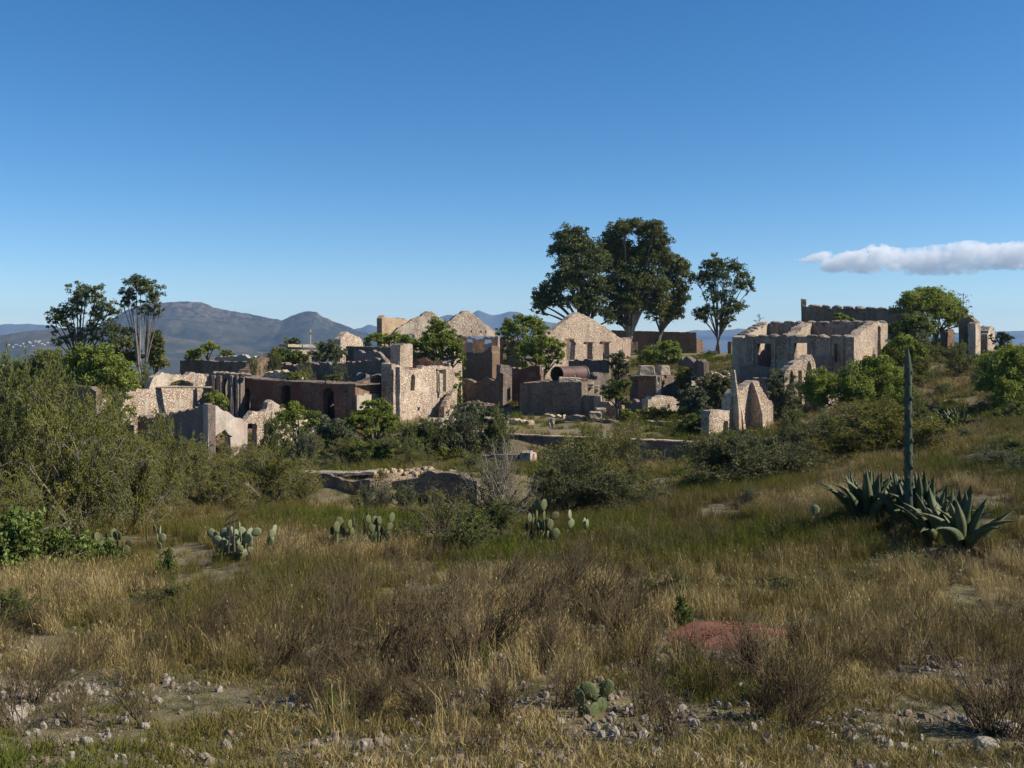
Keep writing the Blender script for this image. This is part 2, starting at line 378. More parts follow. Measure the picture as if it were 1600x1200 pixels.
# ------------------------------------------------------------------ walls traced in their own planes
def wall(A, B, top, th=.55, holes=(), mat='rubble', parent=None, name='wall', base=None, jit=.13, step=.24, relief=.05, cell=.45, seed=None, base_pts=None, rag=.22):
    """A,B=(px,D) ends of the front plane; top and holes are outlines in that plane."""
    seed = seed if seed is not None else rnd.randrange(9999)
    ax, ay = (A[0]-800)/F*A[1], A[1]; bx, by = (B[0]-800)/F*B[1], B[1]
    dx, dy = bx-ax, by-ay; L = math.hypot(dx, dy)
    def uv(px, y):
        k = (px-800)/F; s = (k*ay-ax)/(dx-k*dy); Y = ay+s*dy
        return (s*L, -(y-HZ)/F*Y)
    tp = [uv(*q) for q in top]
    if base_pts: bp = [uv(*q) for q in base_pts]
    else:
        if base is None:
            base = min(hz(ax+dx*t, ay+dy*t) for t in (0, .25, .5, .75, 1))-.4
        bp = [(tp[-1][0], base), (tp[0][0], base)]
    top_d = densify(tp, step, jit, False, seed)
    if not base_pts and jit > .04:
        tq = np.array(top_d); dz = fbm(tq[:, 0]*.8, tq[:, 0]*0+seed, seed, 3); tq[1:-1, 1] -= np.clip((dz[1:-1]-.5)*4, -.3, 1)*rag*min(1, jit/.1); top_d = [tuple(q) for q in tq]
    bot_d = densify([tp[-1]]+bp+[tp[0]], 1.2, 0, False, seed)[1:-1]
    outline = top_d+bot_d
    hs = [densify([uv(*q) for q in hp], step, jit*.35, True, seed+i) for i, hp in enumerate(holes)]
    us = [q[0] for q in outline]; zs = [q[1] for q in outline]
    rr = np.random.default_rng(seed)
    gx, gz = np.meshgrid(np.arange(min(us), max(us), cell), np.arange(min(zs), max(zs), cell))
    gp = np.stack([gx.ravel(), gz.ravel()], 1)+rr.uniform(-cell*.3, cell*.3, (gx.size, 2))
    ok = inpoly(gp, outline)
    for q in hs: ok &= ~inpoly(gp, q)
    allb = np.array(outline+[w for q in hs for w in q])
    if ok.any():
        gp = gp[ok]; dmin = np.sqrt(((gp[:, None]-allb[None])**2).sum(-1)).min(1); gp = gp[dmin > cell*.35]
    else: gp = gp[:0]
    co = [Vector(q) for q in allb]+[Vector(q) for q in gp]
    ed = []; o = 0
    for pl in [outline]+hs:
        k = len(pl); ed += [(o+i, o+(i+1) % k) for i in range(k)]; o += k
    v2, _, f2, *_r = geometry.delaunay_2d_cdt(co, ed, [], 0, 1e-5)
    v2 = np.array([tuple(q) for q in v2]); f2 = np.array([tuple(f) for f in f2 if len(f) == 3])
    cen = v2[f2].mean(1); ok = inpoly(cen, outline)
    for q in hs: ok &= ~inpoly(cen, q)
    f2 = f2[ok]
    nx, ny = -dy/L, dx/L
    if ny < 0 or (abs(ny) < .05 and nx > 0): nx, ny = -nx, -ny      # away from the viewer
    n = len(v2); V = np.zeros((2*n, 3))
    nf = (fbm(v2[:, 0]*1.1, v2[:, 1]*1.1, seed, 2)-.5)*relief*2; nb = (fbm(v2[:, 0]*1.1, v2[:, 1]*1.1, seed+3, 2)-.5)*relief*2
    for k, off in ((0, nf), (1, th+nb)):
        V[k*n:(k+1)*n, 0] = ax+dx*v2[:, 0]/L+nx*off; V[k*n:(k+1)*n, 1] = ay+dy*v2[:, 0]/L+ny*off; V[k*n:(k+1)*n, 2] = v2[:, 1]
    e1 = f2[:, [0, 1]]; e2 = f2[:, [1, 2]]; e3 = f2[:, [2, 0]]; E = np.concatenate([e1, e2, e3])
    key = np.sort(E, 1); key = key[:, 0]*n+key[:, 1]; uq, inv, cnt = np.unique(key, return_inverse=True, return_counts=True)
    bd = E[cnt[inv] == 1]
    faces = [tuple(f) for f in f2]+[(f[2]+n, f[1]+n, f[0]+n) for f in f2]+[(e[1], e[0], e[0]+n, e[1]+n) for e in bd]
    faces = [tuple(int(x) for x in f) for f in faces]
    # consistent direction: the front must look at the viewer
    a, b_, c_ = V[f2[0]]; 
    if np.dot(np.cross(b_-a, c_-a), (nx, ny, 0)) > 0: faces = [f[::-1] for f in faces]
    off = np.array(parent.location) if parent else np.zeros(3)
    me = mesh(name, V-off, faces, M[mat]); return obj(name, me, parent)
def box_pts(px0, y0, px1, y1): return [(px0, y0), (px1, y0), (px1, y1), (px0, y1)]
def building(label, cat, px, D, name='ruined_building', group=None):
    return thing(name, label, cat, G(px, D), group)
# rounded boulder-like coping stones, shared meshes
def rock_mesh(name, seed, mat, sub=2, amp=.28):
    import bmesh
    bm = bmesh.new(); bmesh.ops.create_icosphere(bm, subdivisions=sub, radius=.5)
    r = random.Random(seed)
    ps = [(Vector((r.gauss(0, 1), r.gauss(0, 1), r.gauss(0, 1))).normalized(), r.uniform(.28, .45)) for _ in range(9)]
    for v in bm.verts:
        for nrm, d in ps:
            k = v.co.dot(nrm)
            if k > d: v.co -= nrm*(k-d)*.85
        v.co *= 1+r.uniform(-amp, amp)*.18
    me = bpy.data.meshes.new(name); bm.to_mesh(me); bm.free(); me.materials.append(mat); return me
COP = [rock_mesh('coping_stone', 40+i, M['coping']) for i in range(4)]
def copings(A, B, y0, y1, p0, p1, n, w, hgt, dp, parent):
    ax, ay = (A[0]-800)/F*A[1], A[1]; bx, by = (B[0]-800)/F*B[1], B[1]; dx, dy = bx-ax, by-ay
    ang = math.atan2(dy, dx)
    for i in range(n):
        t = (i+.5)/n; px = p0+(p1-p0)*t+rnd.uniform(-1, 1); y = y0+(y1-y0)*t
        k = (px-800)/F; s = (k*ay-ax)/(dx-k*dy); X = ax+s*dx; Y = ay+s*dy
        nx, ny = -dy, dx; l = math.hypot(nx, ny); nx /= l; ny /= l
        if ny < 0: nx, ny = -nx, -ny
        o = obj('coping_stone', COP[i % 4], parent)
        o.location = Vector((X+nx*dp*.42, Y+ny*dp*.42, -(y-HZ)/F*Y))-parent.location
        o.scale = (w*rnd.uniform(.95, 1.4), dp*rnd.uniform(1., 1.3), hgt*rnd.uniform(1., 1.6)); o.rotation_euler = (rnd.uniform(-.08, .08), rnd.uniform(-.1, .1), ang)
# solid block with bevelled uneven edges
def block(px0, px1, ytop, ybot, D, depth, mat, parent=None, name='block', rz=0., taper=0., jit=.03):
    w = (px1-px0)/F*D; zt = -(ytop-HZ)/F*D; zb = -(ybot-HZ)/F*D; hh = zt-zb
    cx = ((px0+px1)/2-800)/F*D; import bmesh
    bm = bmesh.new(); bmesh.ops.create_cube(bm, size=1)
    for v in bm.verts:
        k = 1-taper if v.co.z > 0 else 1
        v.co = Vector((v.co.x*w*k, v.co.y*depth*k, (v.co.z+.5)*hh))
    bmesh.ops.subdivide_edges(bm, edges=bm.edges[:], cuts=2, use_grid_fill=True)
    for v in bm.verts: v.co += Vector((rnd.uniform(-jit, jit), rnd.uniform(-jit, jit), rnd.uniform(-jit, jit)))
    bmesh.ops.bevel(bm, geom=[e for e in bm.edges if len(e.link_faces) == 2 and e.calc_face_angle() > 1], offset=min(.05, w*.08), segments=1, affect='EDGES')
    me = bpy.data.meshes.new(name); bm.to_mesh(me); bm.free(); me.materials.append(M[mat])
    loc = Vector((cx, D+depth/2, zb))
    o = obj(name, me, parent, loc-(parent.location if parent else Vector())); o.rotation_euler = (0, 0, rz); return o

exec_parts = []
# --- 1 left lean-to ruin with the lit arch
b1 = building('roofless plaster house at left with dark side wall and broken arch in its lit end', 'ruin', 330, 72)
wall((215, 79), (325, 70), [(215, 652), (240, 648), (268, 646), (300, 641), (312, 634), (325, 633)], .55, mat='grey', parent=b1)  # shade put into the colour: darker plaster than the lit end
wall((325.3, 70), (386, 73.2), [(325.3, 633), (334, 636), (345, 640), (358, 646), (372, 651), (386, 655)], .5, [[(336, 718), (335, 684), (340, 678), (346, 675), (351, 671), (356, 678), (364, 682), (360, 684), (361, 718)]], mat='lilac', parent=b1)
wall((386.5, 73.2), (500, 80), [(386.5, 654), (392, 649), (400, 641), (408, 639), (417, 637), (419, 626), (424, 624), (430, 629), (440, 633), (455, 645), (475, 652), (500, 668)], .5,
     [[(384+3, 712), (387, 668), (388, 662), (400, 661), (402, 665), (401, 712)], [(413, 681), (411, 664), (416, 660), (426, 662), (427, 680)]], mat='pale', parent=b1)
wall((330, 80), (420, 83), [(330, 668), (360, 664), (390, 668), (420, 672)], .5, mat='brown', parent=b1)
# --- 2 long lit wall with the shallow arch
b2 = building('long pale ruined wall with a shallow arched opening and a ledge, behind the left house', 'ruin', 260, 80)
wall((95, 74), (327, 86), [(95, 640), (150, 622), (176, 610), (215, 608), (232, 606), (236, 597), (245, 588), (254, 583), (272, 584), (282, 582), (303, 582), (306, 586), (327, 584)], .6,
     [[(265, 603), (267, 599), (275, 595), (284, 593.5), (294, 595), (301, 599), (302, 603)]], mat='pale', parent=b2)
block(236, 328, 604, 606.5, 81.2, .5, 'cream', b2, 'ledge', rz=.0)
wall((327.5, 86), (376, 84.5), [(327.5, 584), (333, 582), (345, 584), (376, 586)], .5, [box_pts(349, 593, 358, 640)], mat='grey', parent=b2)
for q in (333, 343, 362, 370): block(q-2.2, q+2.2, 587, 655, 84.3, .35, 'grey', b2, 'pilaster')
copings((327, 86), (390, 84), 583, 586, 329, 388, 7, .5, .28, .7, b2)
# --- 3 main house, red-brown shaded front
b3 = building('long dark red-brown roofless house with plants on its walls and a lit brown end wall', 'ruin', 460, 84)
wall((374, 86), (553, 80), [(374, 589), (400, 594), (420, 596), (450, 597), (480, 598), (505, 600), (530, 601), (553, 602)], .6,
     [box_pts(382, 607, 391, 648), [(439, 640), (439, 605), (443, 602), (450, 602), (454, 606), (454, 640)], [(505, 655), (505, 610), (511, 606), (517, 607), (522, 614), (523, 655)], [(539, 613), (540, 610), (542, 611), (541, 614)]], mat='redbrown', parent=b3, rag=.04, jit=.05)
wall((372, 86.2), (555, 79.9), [(372, 587.5), (400, 592.5), (450, 595.5), (505, 598.5), (556, 600.5)], 3.2, mat='dark', parent=b3, name='roof_slab', base_pts=[(556, 602.5), (505, 600.5), (450, 597.5), (400, 594.5), (372, 589.5)], jit=.03)
wall((555, 80), (612, 87), [(555, 600), (563, 599), (572, 595), (580, 592), (590, 587), (600, 585), (612, 582)], .6, mat='brown', parent=b3)
wall((558, 79.9), (592, 84), [(558, 617), (570, 616), (592, 617)], .12, mat='cream', parent=b3, name='plaster_panel', base_pts=[(592, 640), (558, 641)])
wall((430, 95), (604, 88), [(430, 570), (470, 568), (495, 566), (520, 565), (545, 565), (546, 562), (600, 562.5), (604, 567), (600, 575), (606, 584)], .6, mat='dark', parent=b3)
wall((374, 90), (432, 97), [(374, 588), (384, 583), (396, 575), (406, 568), (420, 560), (432, 553)], 1.0, mat='brown', parent=b3, jit=.16)
wall((396, 88), (470, 86), [(396, 596), (405, 590), (418, 582), (432, 578), (445, 582), (470, 592)], .7, mat='pale', parent=b3, jit=.15)
wall((380, 98), (425, 96), [(380, 584), (392, 572), (404, 566), (425, 566)], .7, mat='brown', parent=b3, jit=.16)
# --- 4 pale stone block with the pink stub
b4 = building('tall pale rubble-stone ruin block with a narrow slit window and a pink chimney stub', 'ruin', 650, 85)
wall((606, 83), (712, 90.5), [(606, 568), (612, 570), (626, 573), (650, 574), (685, 574), (708, 573), (711, 590), (706, 607), (707, 612)], .7,
     [[(641, 610), (642, 588), (645, 584), (649, 589), (648, 610)], box_pts(652, 636, 656, 642)], mat='pale', parent=b4)
wall((625, 85), (644, 86.5), [(625, 545), (626, 539), (634, 538), (645, 539)], 1.0, mat='pink', parent=b4, name='chimney_stub', base_pts=[(645, 574), (625, 574)])
wall((612, 82.5), (619, 83), [(612, 569), (619, 571)], .5, mat='pale', parent=b4, name='pilaster')
wall((625, 82.3), (627, 82.5), [(625, 574), (627, 574)], .4, mat='pale', parent=b4, name='pilaster')
for a_, c_ in ((684, 686), (697, 699)): wall((a_, 88.2), (c_, 88.4), [(a_, 577), (c_, 577)], .3, mat='cream', parent=b4, name='panel_frame', base_pts=[(c_, 612), (a_, 612)], jit=.02)
wall((684, 88.1), (699, 88.9), [(684, 575.5), (699, 575.5)], .3, mat='cream', parent=b4, name='panel_frame', base_pts=[(699, 578), (684, 578)], jit=.02)
wall((694, 87), (714, 89.3), [(694, 636), (702, 622), (710, 608), (714, 607)], .5, mat='pink', parent=b4, name='buttress')
wall((645, 96), (700, 94), [(645, 552), (660, 552), (690, 556), (700, 560)], .6, mat='brown', parent=b4)
wall((701, 93), (723, 97), [(701, 568), (706, 562), (712, 558), (722, 556)], .7, mat='pink', parent=b4)
# --- 5 low walls behind
b5 = building('long low dark wall with a pale top edge, behind the dark roofless house', 'wall', 590, 98, 'ruined_wall')
wall((540, 101), (629, 97), [(540, 541), (580, 542), (629, 543)], .6, mat='dark', parent=b5, jit=.04)
wall((553, 92), (600, 91), [(553, 548), (560, 547), (567, 550), (590, 549), (595, 552), (600, 560)], .6, mat='grey', parent=b5)
b6 = building('pale triangular gable fragment standing left of the twin gables', 'ruin', 550, 107, 'gable_fragment')
wall((532, 106), (568, 110), [(532, 531), (536, 526), (540, 519), (545, 517), (553, 521), (560, 526), (567, 534)], .8, mat='pale', parent=b6)
b7 = building('long low dark wall in front of three small trees at left', 'wall', 330, 105, 'ruined_wall')
wall((281, 108), (396, 104), [(281, 563), (292, 561.5), (340, 563.5), (396, 566)], .7, mat='dark', parent=b7, jit=.05)
b8 = building('low sunlit wall top running behind the long dark wall, right of the small trees', 'wall', 385, 112, 'ruined_wall')
wall((335, 116), (412, 113), [(335, 560), (352, 558), (372, 557), (380, 556), (412, 554)], .6, mat='cream', parent=b8)
b9 = building('pale flat roofed stub wall beside the cross', 'wall', 470, 106, 'ruined_wall')
wall((450, 104), (495, 107), [(450, 545), (495, 546)], .6, mat='pale', parent=b9)
wall((450, 103.6), (497, 106.8), [(450, 538), (497, 539)], 1.4, mat='cream', parent=b9, name='roof_slab', base_pts=[(497, 543), (450, 542)], jit=.05)
b10 = building('low rubble wall with a pale flat top among the bushes at far left', 'wall', 120, 76, 'ruined_wall')
wall((88, 76), (150, 75), [(88, 602), (120, 602.5), (140, 603), (150, 612)], .7, mat='dark', parent=b10, jit=.05)
# --- twin gables
g1 = building('twin-gabled stone building with a wide shaded opening under its right gable', 'ruin', 690, 120)
wall((610, 120), (781, 127), [(610, 532), (614, 523), (620, 515), (640, 503), (655, 493), (668, 486.5), (675, 487), (693, 499), (700, 502), (712, 494), (726, 486), (732, 486), (745, 495), (760, 507), (777, 522), (781, 530)], .7,
     [box_pts(713, 525.5, 778, 600), [(735.5, 520), (735, 517), (737, 516), (738, 519)], [(751, 520), (750, 517), (752.5, 516), (753, 520)], [(758, 520), (758, 517), (760, 516), (760.5, 520)], [(628, 532), (632, 522), (640, 521), (648, 523), (650, 600), (628, 600)]], mat='pale', parent=g1, jit=.06)
wall((700, 129), (800, 129.5), [(700, 527), (800, 528)], .6, [[(729, 554), (729, 533), (731, 530), (737, 530), (739, 533), (738, 554)], [(757, 550), (757, 533), (759, 530.5), (767, 530.5), (769, 534), (768, 550)]], mat='brown', parent=g1)
wall((781, 124), (812, 117), [(781, 529), (812, 533)], .7, [box_pts(786, 538, 791, 562)], mat='brown', parent=g1)
wall((700, 137), (800, 139), [(700, 535), (800, 535)], .6, mat='cream', parent=g1)
g1b = building('low dark brown stub wall with a lit jagged end, below the right twin gable', 'wall', 745, 106, 'ruined_wall')
wall((722, 108), (769, 104), [(722, 553), (750, 553), (756, 550), (763, 544), (768, 543), (769, 552)], 1.0, mat='brown', parent=g1b)
g0 = building('broken ochre wall at the left end of the twin gables', 'ruin', 612, 124, 'ruined_wall')
wall((597, 124), (640, 131), [(597, 497), (600, 494), (606, 497), (620, 498), (633, 499), (640, 501)], .7, mat='ochre', parent=g0, jit=.14)
# --- third gable
g3 = building('single-gabled pink stone building with three tall window openings, beside the eucalyptus trees', 'ruin', 915, 110)
wall((848, 107), (973, 116), [(848, 527), (856, 521), (868, 513), (880, 503), (893, 494), (905, 487.5), (912, 489), (930, 501), (950, 514), (965, 524), (973, 530)], .75,
     [[(885, 562.5), (885, 535), (882, 530.5), (896, 530.5), (901, 537), (899, 540), (898, 562.5)], box_pts(917, 536, 926, 562), box_pts(942, 535.5, 952, 562), [(938, 521), (939, 519.5), (940, 522)], [(954, 527), (955, 525.5), (955.5, 528)]], mat='pink', parent=g3, jit=.06)
for q0, q1, yy, dd in ((880, 903, 530, 109.2), (914.5, 928.5, 535, 111.4), (939.5, 955.5, 534.5, 113.2)): wall((q0, dd), (q1, dd+(q1-q0)*.07), [(q0, yy-1.2), (q1, yy-1)], .3, mat='wood', parent=g3, name='lintel', base_pts=[(q1, yy+.6), (q0, yy+.6)], jit=.02)
wall((850, 117), (985, 126), [(850, 531), (985, 529)], .6, [box_pts(890, 538, 897, 566), box_pts(948, 538, 953, 566)], mat='brown', parent=g3)
wall((973.3, 116), (985, 126), [(973.3, 530), (985, 529)], .6, mat='rubble', parent=g3)
g3b = building('low dark broken wall in front of the single gable, behind the boiler', 'wall', 920, 100, 'ruined_wall')
wall((888, 101), (952, 100), [(888, 563), (900, 562), (905, 564), (920, 563), (930, 564), (952, 563)], .8, mat='dark', parent=g3b)
wall((917, 97), (952, 99), [(917, 582), (935, 582), (952, 583)], .6, mat='grey', parent=g3b)
g3c = building('reddish shaded wall with a pale end pillar, left of the boiler', 'wall', 815, 96, 'ruined_wall')
wall((782, 97), (845, 95), [(782, 572), (800, 571), (820, 572), (845, 573)], .6, mat='redbrown', parent=g3c)
wall((782, 94), (800, 95), [(782, 570), (795, 571), (800, 574)], .6, mat='grey', parent=g3c)
block(843.5, 848, 571, 588, 94, .5, 'cream', g3c, 'pillar')
# --- back wall
bw = building('long dark back wall with a doorway, behind the eucalyptus trunks', 'wall', 1030, 150, 'ruined_wall')
wall((955, 151), (1088, 149), [(955, 516), (1000, 517), (1050, 518.5), (1088, 519.5)], .8, [box_pts(985, 534, 997, 560)], mat='brown', parent=bw, jit=.04)
wall((1088.5, 149), (1099, 150), [(1088.5, 531), (1099, 531.5)], .8, mat='brown', parent=bw)
wall((980, 158), (1004, 158), [(980, 530), (1004, 530)], .6, mat='ochre', parent=bw)
for q in (1142, 1149): pass
bp_ = building('small square stone pillar left of the big roofless building', 'pillar', 1142, 140, 'stone_pillar'); block(1139, 1147, 535, 556, 140, .7, 'brown', bp_, 'pillar_shaft', rz=.6); block(1139, 1144, 533.5, 535.4, 140, .5, 'brown', bp_, 'broken_top', rz=.6)

# --- machine platform
mp = building('dark stone machine platform with the rusty boiler on top', 'platform', 875, 90, 'machine_platform')
wall((812, 88.5), (909, 86.5), [(812, 598), (830, 597), (856, 597.5), (870, 596), (890, 597), (909, 597)], 5.5,
     [], mat='dark', parent=mp, name='platform_block', jit=.05, relief=.12)
wall((909.5, 86.6), (942, 85.8), [(909.5, 618), (925, 618), (942, 619)], 3.0, mat='dark', parent=mp, name='lower_step', jit=.04)
wall((939, 85.5), (953, 87.5), [(939, 619), (946, 619), (949, 630), (953, 646)], .6, mat='cream', parent=mp, name='sloping_buttress', jit=.03)
block(873, 898, 590, 598, 87, 1.2, 'cream', mp, 'saddle_block', taper=.06); block(896, 907, 590.5, 598, 87.6, 1.4, 'cream', mp, 'saddle_block', rz=.2)
block(909, 919, 592, 598, 88.6, 1.0, 'brown', mp, 'footing'); block(909, 928, 598.5, 606, 88.2, 1.2, 'cream', mp, 'footing'); block(910, 936, 603, 612, 90, 1.5, 'cream', mp, 'footing')
block(908, 916, 606, 618, 87.4, .8, 'cream', mp, 'footing')
for hx, hy in ((838, 621), (858, 622), (898, 620), (887, 600)):
    pass
# boiler: open riveted iron tube
def boiler():
    Dn = 88.6; c0 = P(870.5, 585, Dn); dirv = Vector((.62, .785, 0)).normalized(); Lg = 3.9; R = 12.2/F*Dn
    root = thing('boiler', 'rusty iron boiler tube with a square hole, lying on the machine platform', 'boiler', c0-Vector((0, 0, R)))
    side = Vector((0, 0, 1)).cross(dirv).normalized(); up = Vector((0, 0, 1))
    def tube(nm, r0, r1, s0, s1, ns=40, nl=14, hole=None, mat='rust'):
        V = []; Fc = []
        for rr_ in (r0, r1):
            for j in range(nl+1):
                s = s0+(s1-s0)*j/nl
                for k in range(ns):
                    a = 2*PI*k/ns; V.append(c0-root.location+dirv*s+(side*math.cos(a)+up*math.sin(a))*rr_)
        q = (nl+1)*ns
        def hl(j, k): return hole and hole[0] <= j < hole[1] and hole[2] <= k < hole[3]
        for j in range(nl):
            for k in range(ns):
                k2 = (k+1) % ns; a, b, c, d = j*ns+k, j*ns+k2, (j+1)*ns+k2, (j+1)*ns+k
                if hl(j, k): continue
                Fc += [(a, b, c, d), (d+q, c+q, b+q, a+q)]
                for (jj, kk, e) in ((j-1, k, (a, b)), (j+1, k, (d, c)), (j, k-1, (a, d)), (j, k+1, (b, c))):
                    if jj < 0 or jj >= nl or hl(jj, kk % ns): Fc.append((e[0], e[1], e[1]+q, e[0]+q))
        return obj(nm, mesh(nm, V, Fc, M[mat], False), root)
    # right side of the tube as seen: -side direction is towards the viewer's right
    tube('shell', R, R-.04, 0, Lg, 40, 16, (6, 8, 21, 24))
    tube('flange', R+.07, R-.02, Lg-.12, Lg+.05, 40, 1); tube('flange', R+.03, R-.03, -.03, .08, 40, 1); tube('rivet_band', R+.02, R+.003, Lg*.5, Lg*.5+.1, 40, 1)
boiler()
# --- saddles and brick platform on the right
mq = building('dark framed stone platform with an orange brick side, carrying two pale saddle blocks', 'platform', 1020, 92, 'machine_platform')
wall((984, 92), (1033, 90), [(984, 588), (1005, 588), (1033, 589)], 4, mat='dark', parent=mq, name='platform_block', jit=.04, relief=.1)
wall((1034, 90), (1058, 94), [(1034, 588), (1048, 589), (1052, 600), (1058, 612)], 2.2, mat='brick', parent=mq, name='brick_side', jit=.12)
block(1025, 1033, 588, 622, 89.3, .5, 'pale', mq, 'corner_pillar'); block(986, 1033, 586.4, 588.6, 89.6, 2.5, 'coping', mq, 'top_slab')
block(999, 1024, 571.5, 587, 90, 1.3, 'cream', mq, 'saddle_block', taper=.16); block(1029, 1046, 571.5, 587, 90.4, 1.5, 'cream', mq, 'saddle_block', rz=.25, taper=.18)
block(1022, 1031, 582, 587, 90.5, 1.1, 'cream', mq, 'saddle_bridge')
mr_ = building('low pale wall with a small dark hole, below the brick-sided platform', 'wall', 1035, 84, 'ruined_wall')
wall((1012, 84), (1062, 86), [(1012, 624), (1020, 621), (1048, 620), (1062, 624)], .7, [box_pts(1043, 632, 1047, 638)], mat='pale', parent=mr_)
wall((965, 87), (1013, 85), [(965, 621), (990, 622), (993, 624), (996, 627), (1003, 625), (1013, 622)], .5, mat='grey', parent=mr_)
# low bits on the terrace
for (a_, da, c_, dc, yy, th_, mt, lb) in (
    (850, 84, 880, 83.5, 646, .8, 'pale', 'low pale kerb stub in front of the boiler platform, left of the other stub'),
    (883, 82.5, 920, 81.5, 650, .8, 'rubble', 'low rubble kerb in front of the boiler platform, right of the other stub'),
    (786, 81, 826, 78.5, 657, .6, 'pale', 'thin low stone kerb on the terrace, near the grey bushes'),
    (1050, 78, 1112, 77, 660, .7, 'dark', 'low dark rubble wall on the terrace, right end near the bushes'),
    (972, 80, 1052, 78, 658, .7, 'rubble', 'low rubble wall on the terrace right of the leaning tree'),
    (930, 80, 960, 79, 656, .7, 'dark', 'low dark rubble wall left of the leaning tree')):
    o_ = building(lb, 'wall', (a_+c_)/2, da, 'low_wall'); wall((a_, da), (c_, dc), [(a_, yy), ((a_*2+c_)/3, yy-1), (c_, yy+2)], th_, mat=mt, parent=o_, jit=.12)
o_ = building('single squat stone pillar standing on the terrace', 'pillar', 862, 77, 'stone_pillar'); block(858, 866, 654, 668, 76, .4, 'pale', o_, 'pillar_shaft')
o_ = building('stepped pale stone end block at the right foot of the boiler platform', 'block', 935, 81.5, 'stone_steps'); block(922, 940, 644, 656, 81, 1.2, 'cream', o_, 'lower_block'); block(931, 947, 638, 645, 82, 1.2, 'cream', o_, 'upper_block')
# retaining wall
rw = building('long dark stained retaining wall with a thin pale top edge, below the terrace', 'wall', 920, 70, 'retaining_wall')
wall((640, 71.4), (1095, 68.4), [(640, 667), (700, 671), (790, 679.5), (900, 684), (1000, 688), (1060, 690.5), (1095, 692)], .6, mat='dark', parent=rw, jit=.02, relief=.06, cell=.7)
wall((640, 71.3), (1095, 68.3), [(640, 665.8), (700, 669.6), (790, 678.2), (900, 682.7), (1000, 686.7), (1095, 690.5)], .75, mat='pale', parent=rw, name='coping', jit=.02, base_pts=[(1095, 692.2), (1000, 688.4), (900, 684.4), (790, 680), (700, 671.4), (640, 667.4)])
lw = building('low dark wall with a sunlit stone end pillar, behind the bare bush', 'wall', 800, 60, 'ruined_wall')
wall((735, 62), (829, 60), [(735, 713), (780, 711), (829, 711)], .5, mat='grey', parent=lw, jit=.04)
wall((828.5, 59.8), (839, 61.3), [(828.5, 709), (839, 708)], .6, mat='pale', parent=lw, name='end_pillar')
fw = building('sunken dark foundation wall with a broken jagged top in the middle ground', 'wall', 610, 48.5, 'foundation_wall')
wall((470, 49.5), (578, 48.6), [(470, 741), (515, 743), (520, 746), (560, 749), (578, 750)], .6, mat='dark', parent=fw, jit=.06)
wall((579, 49.4), (745, 47.6), [(579, 770), (590, 764), (602, 758), (616, 753), (640, 750), (654, 748), (658, 741), (668, 737), (690, 740), (708, 741), (722, 745), (745, 752)], .7, mat='dark', parent=fw, jit=.09, cell=.35)
wall((462, 49.6), (585, 49.2), [(462, 738.5), (530, 739), (585, 738)], .9, mat='cream', parent=fw, name='top_slab', base_pts=[(585, 741.5), (462, 741.5)], jit=.03)
wall((578.5, 48.6), (583, 50.5), [(578.5, 750), (583, 752)], 1.0, mat='ochre', parent=fw, name='broken_end')
def heap(px, D, w, hgt, label, mat, seed, depth=None):
    import bmesh
    g = G(px, D); root = thing('rubble_heap', label, 'rubble', g); Wd = w/F*D; dp = depth or Wd*.6; V = []; n_ = 22
    for j in range(n_+1):
        for i in range(n_+1):
            u, v = i/n_*2-1, j/n_*2-1; q = max(0, 1-u*u-v*v)
            x, y = u*Wd, v*dp; z = hgt*q**.7*(.55+.9*float(fbm(x*1.3+seed, y*1.3, seed, 3)))-.12
            V.append((x, y, z+float(hz(g.x+x, g.y+y))-g.z))
    Fc = [(j*(n_+1)+i, j*(n_+1)+i+1, (j+1)*(n_+1)+i+1, (j+1)*(n_+1)+i) for j in range(n_) for i in range(n_)]
    obj('mound', mesh('mound', V, Fc, M[mat], False), root)
    bm = bmesh.new(); bmesh.ops.create_icosphere(bm, subdivisions=1, radius=1); bm.verts.ensure_lookup_table(); tv = np.array([v.co[:] for v in bm.verts]); tf = np.array([[v.index for v in f.verts] for f in bm.faces]); bm.free(); r = random.Random(seed); VV = []; FF = []
    for k in range(90):
        u, v = r.gauss(0, .45), r.gauss(0, .45); q = max(0, 1-u*u-v*v)
        if not q: continue
        x, y = u*Wd, v*dp; z = hgt*q**.7*(.55+.9*float(fbm(x*1.3+seed, y*1.3, seed, 3)))-.1+float(hz(g.x+x, g.y+y))-g.z
        s_ = r.uniform(.08, .3); FF.append(tf+len(VV)*len(tv)); VV.append(tv*s_*np.array([[r.uniform(.7, 1.3), r.uniform(.7, 1.2), r.uniform(.5, .8)]])*(1+.25*(np.array([[r.random()] for _ in tv])-.5))+np.array([x, y, z]))
    me = mesh('loose_stones', np.concatenate(VV), np.concatenate(FF), M[mat]); o = obj('loose_stones', me, root); o['kind'] = 'stuff'
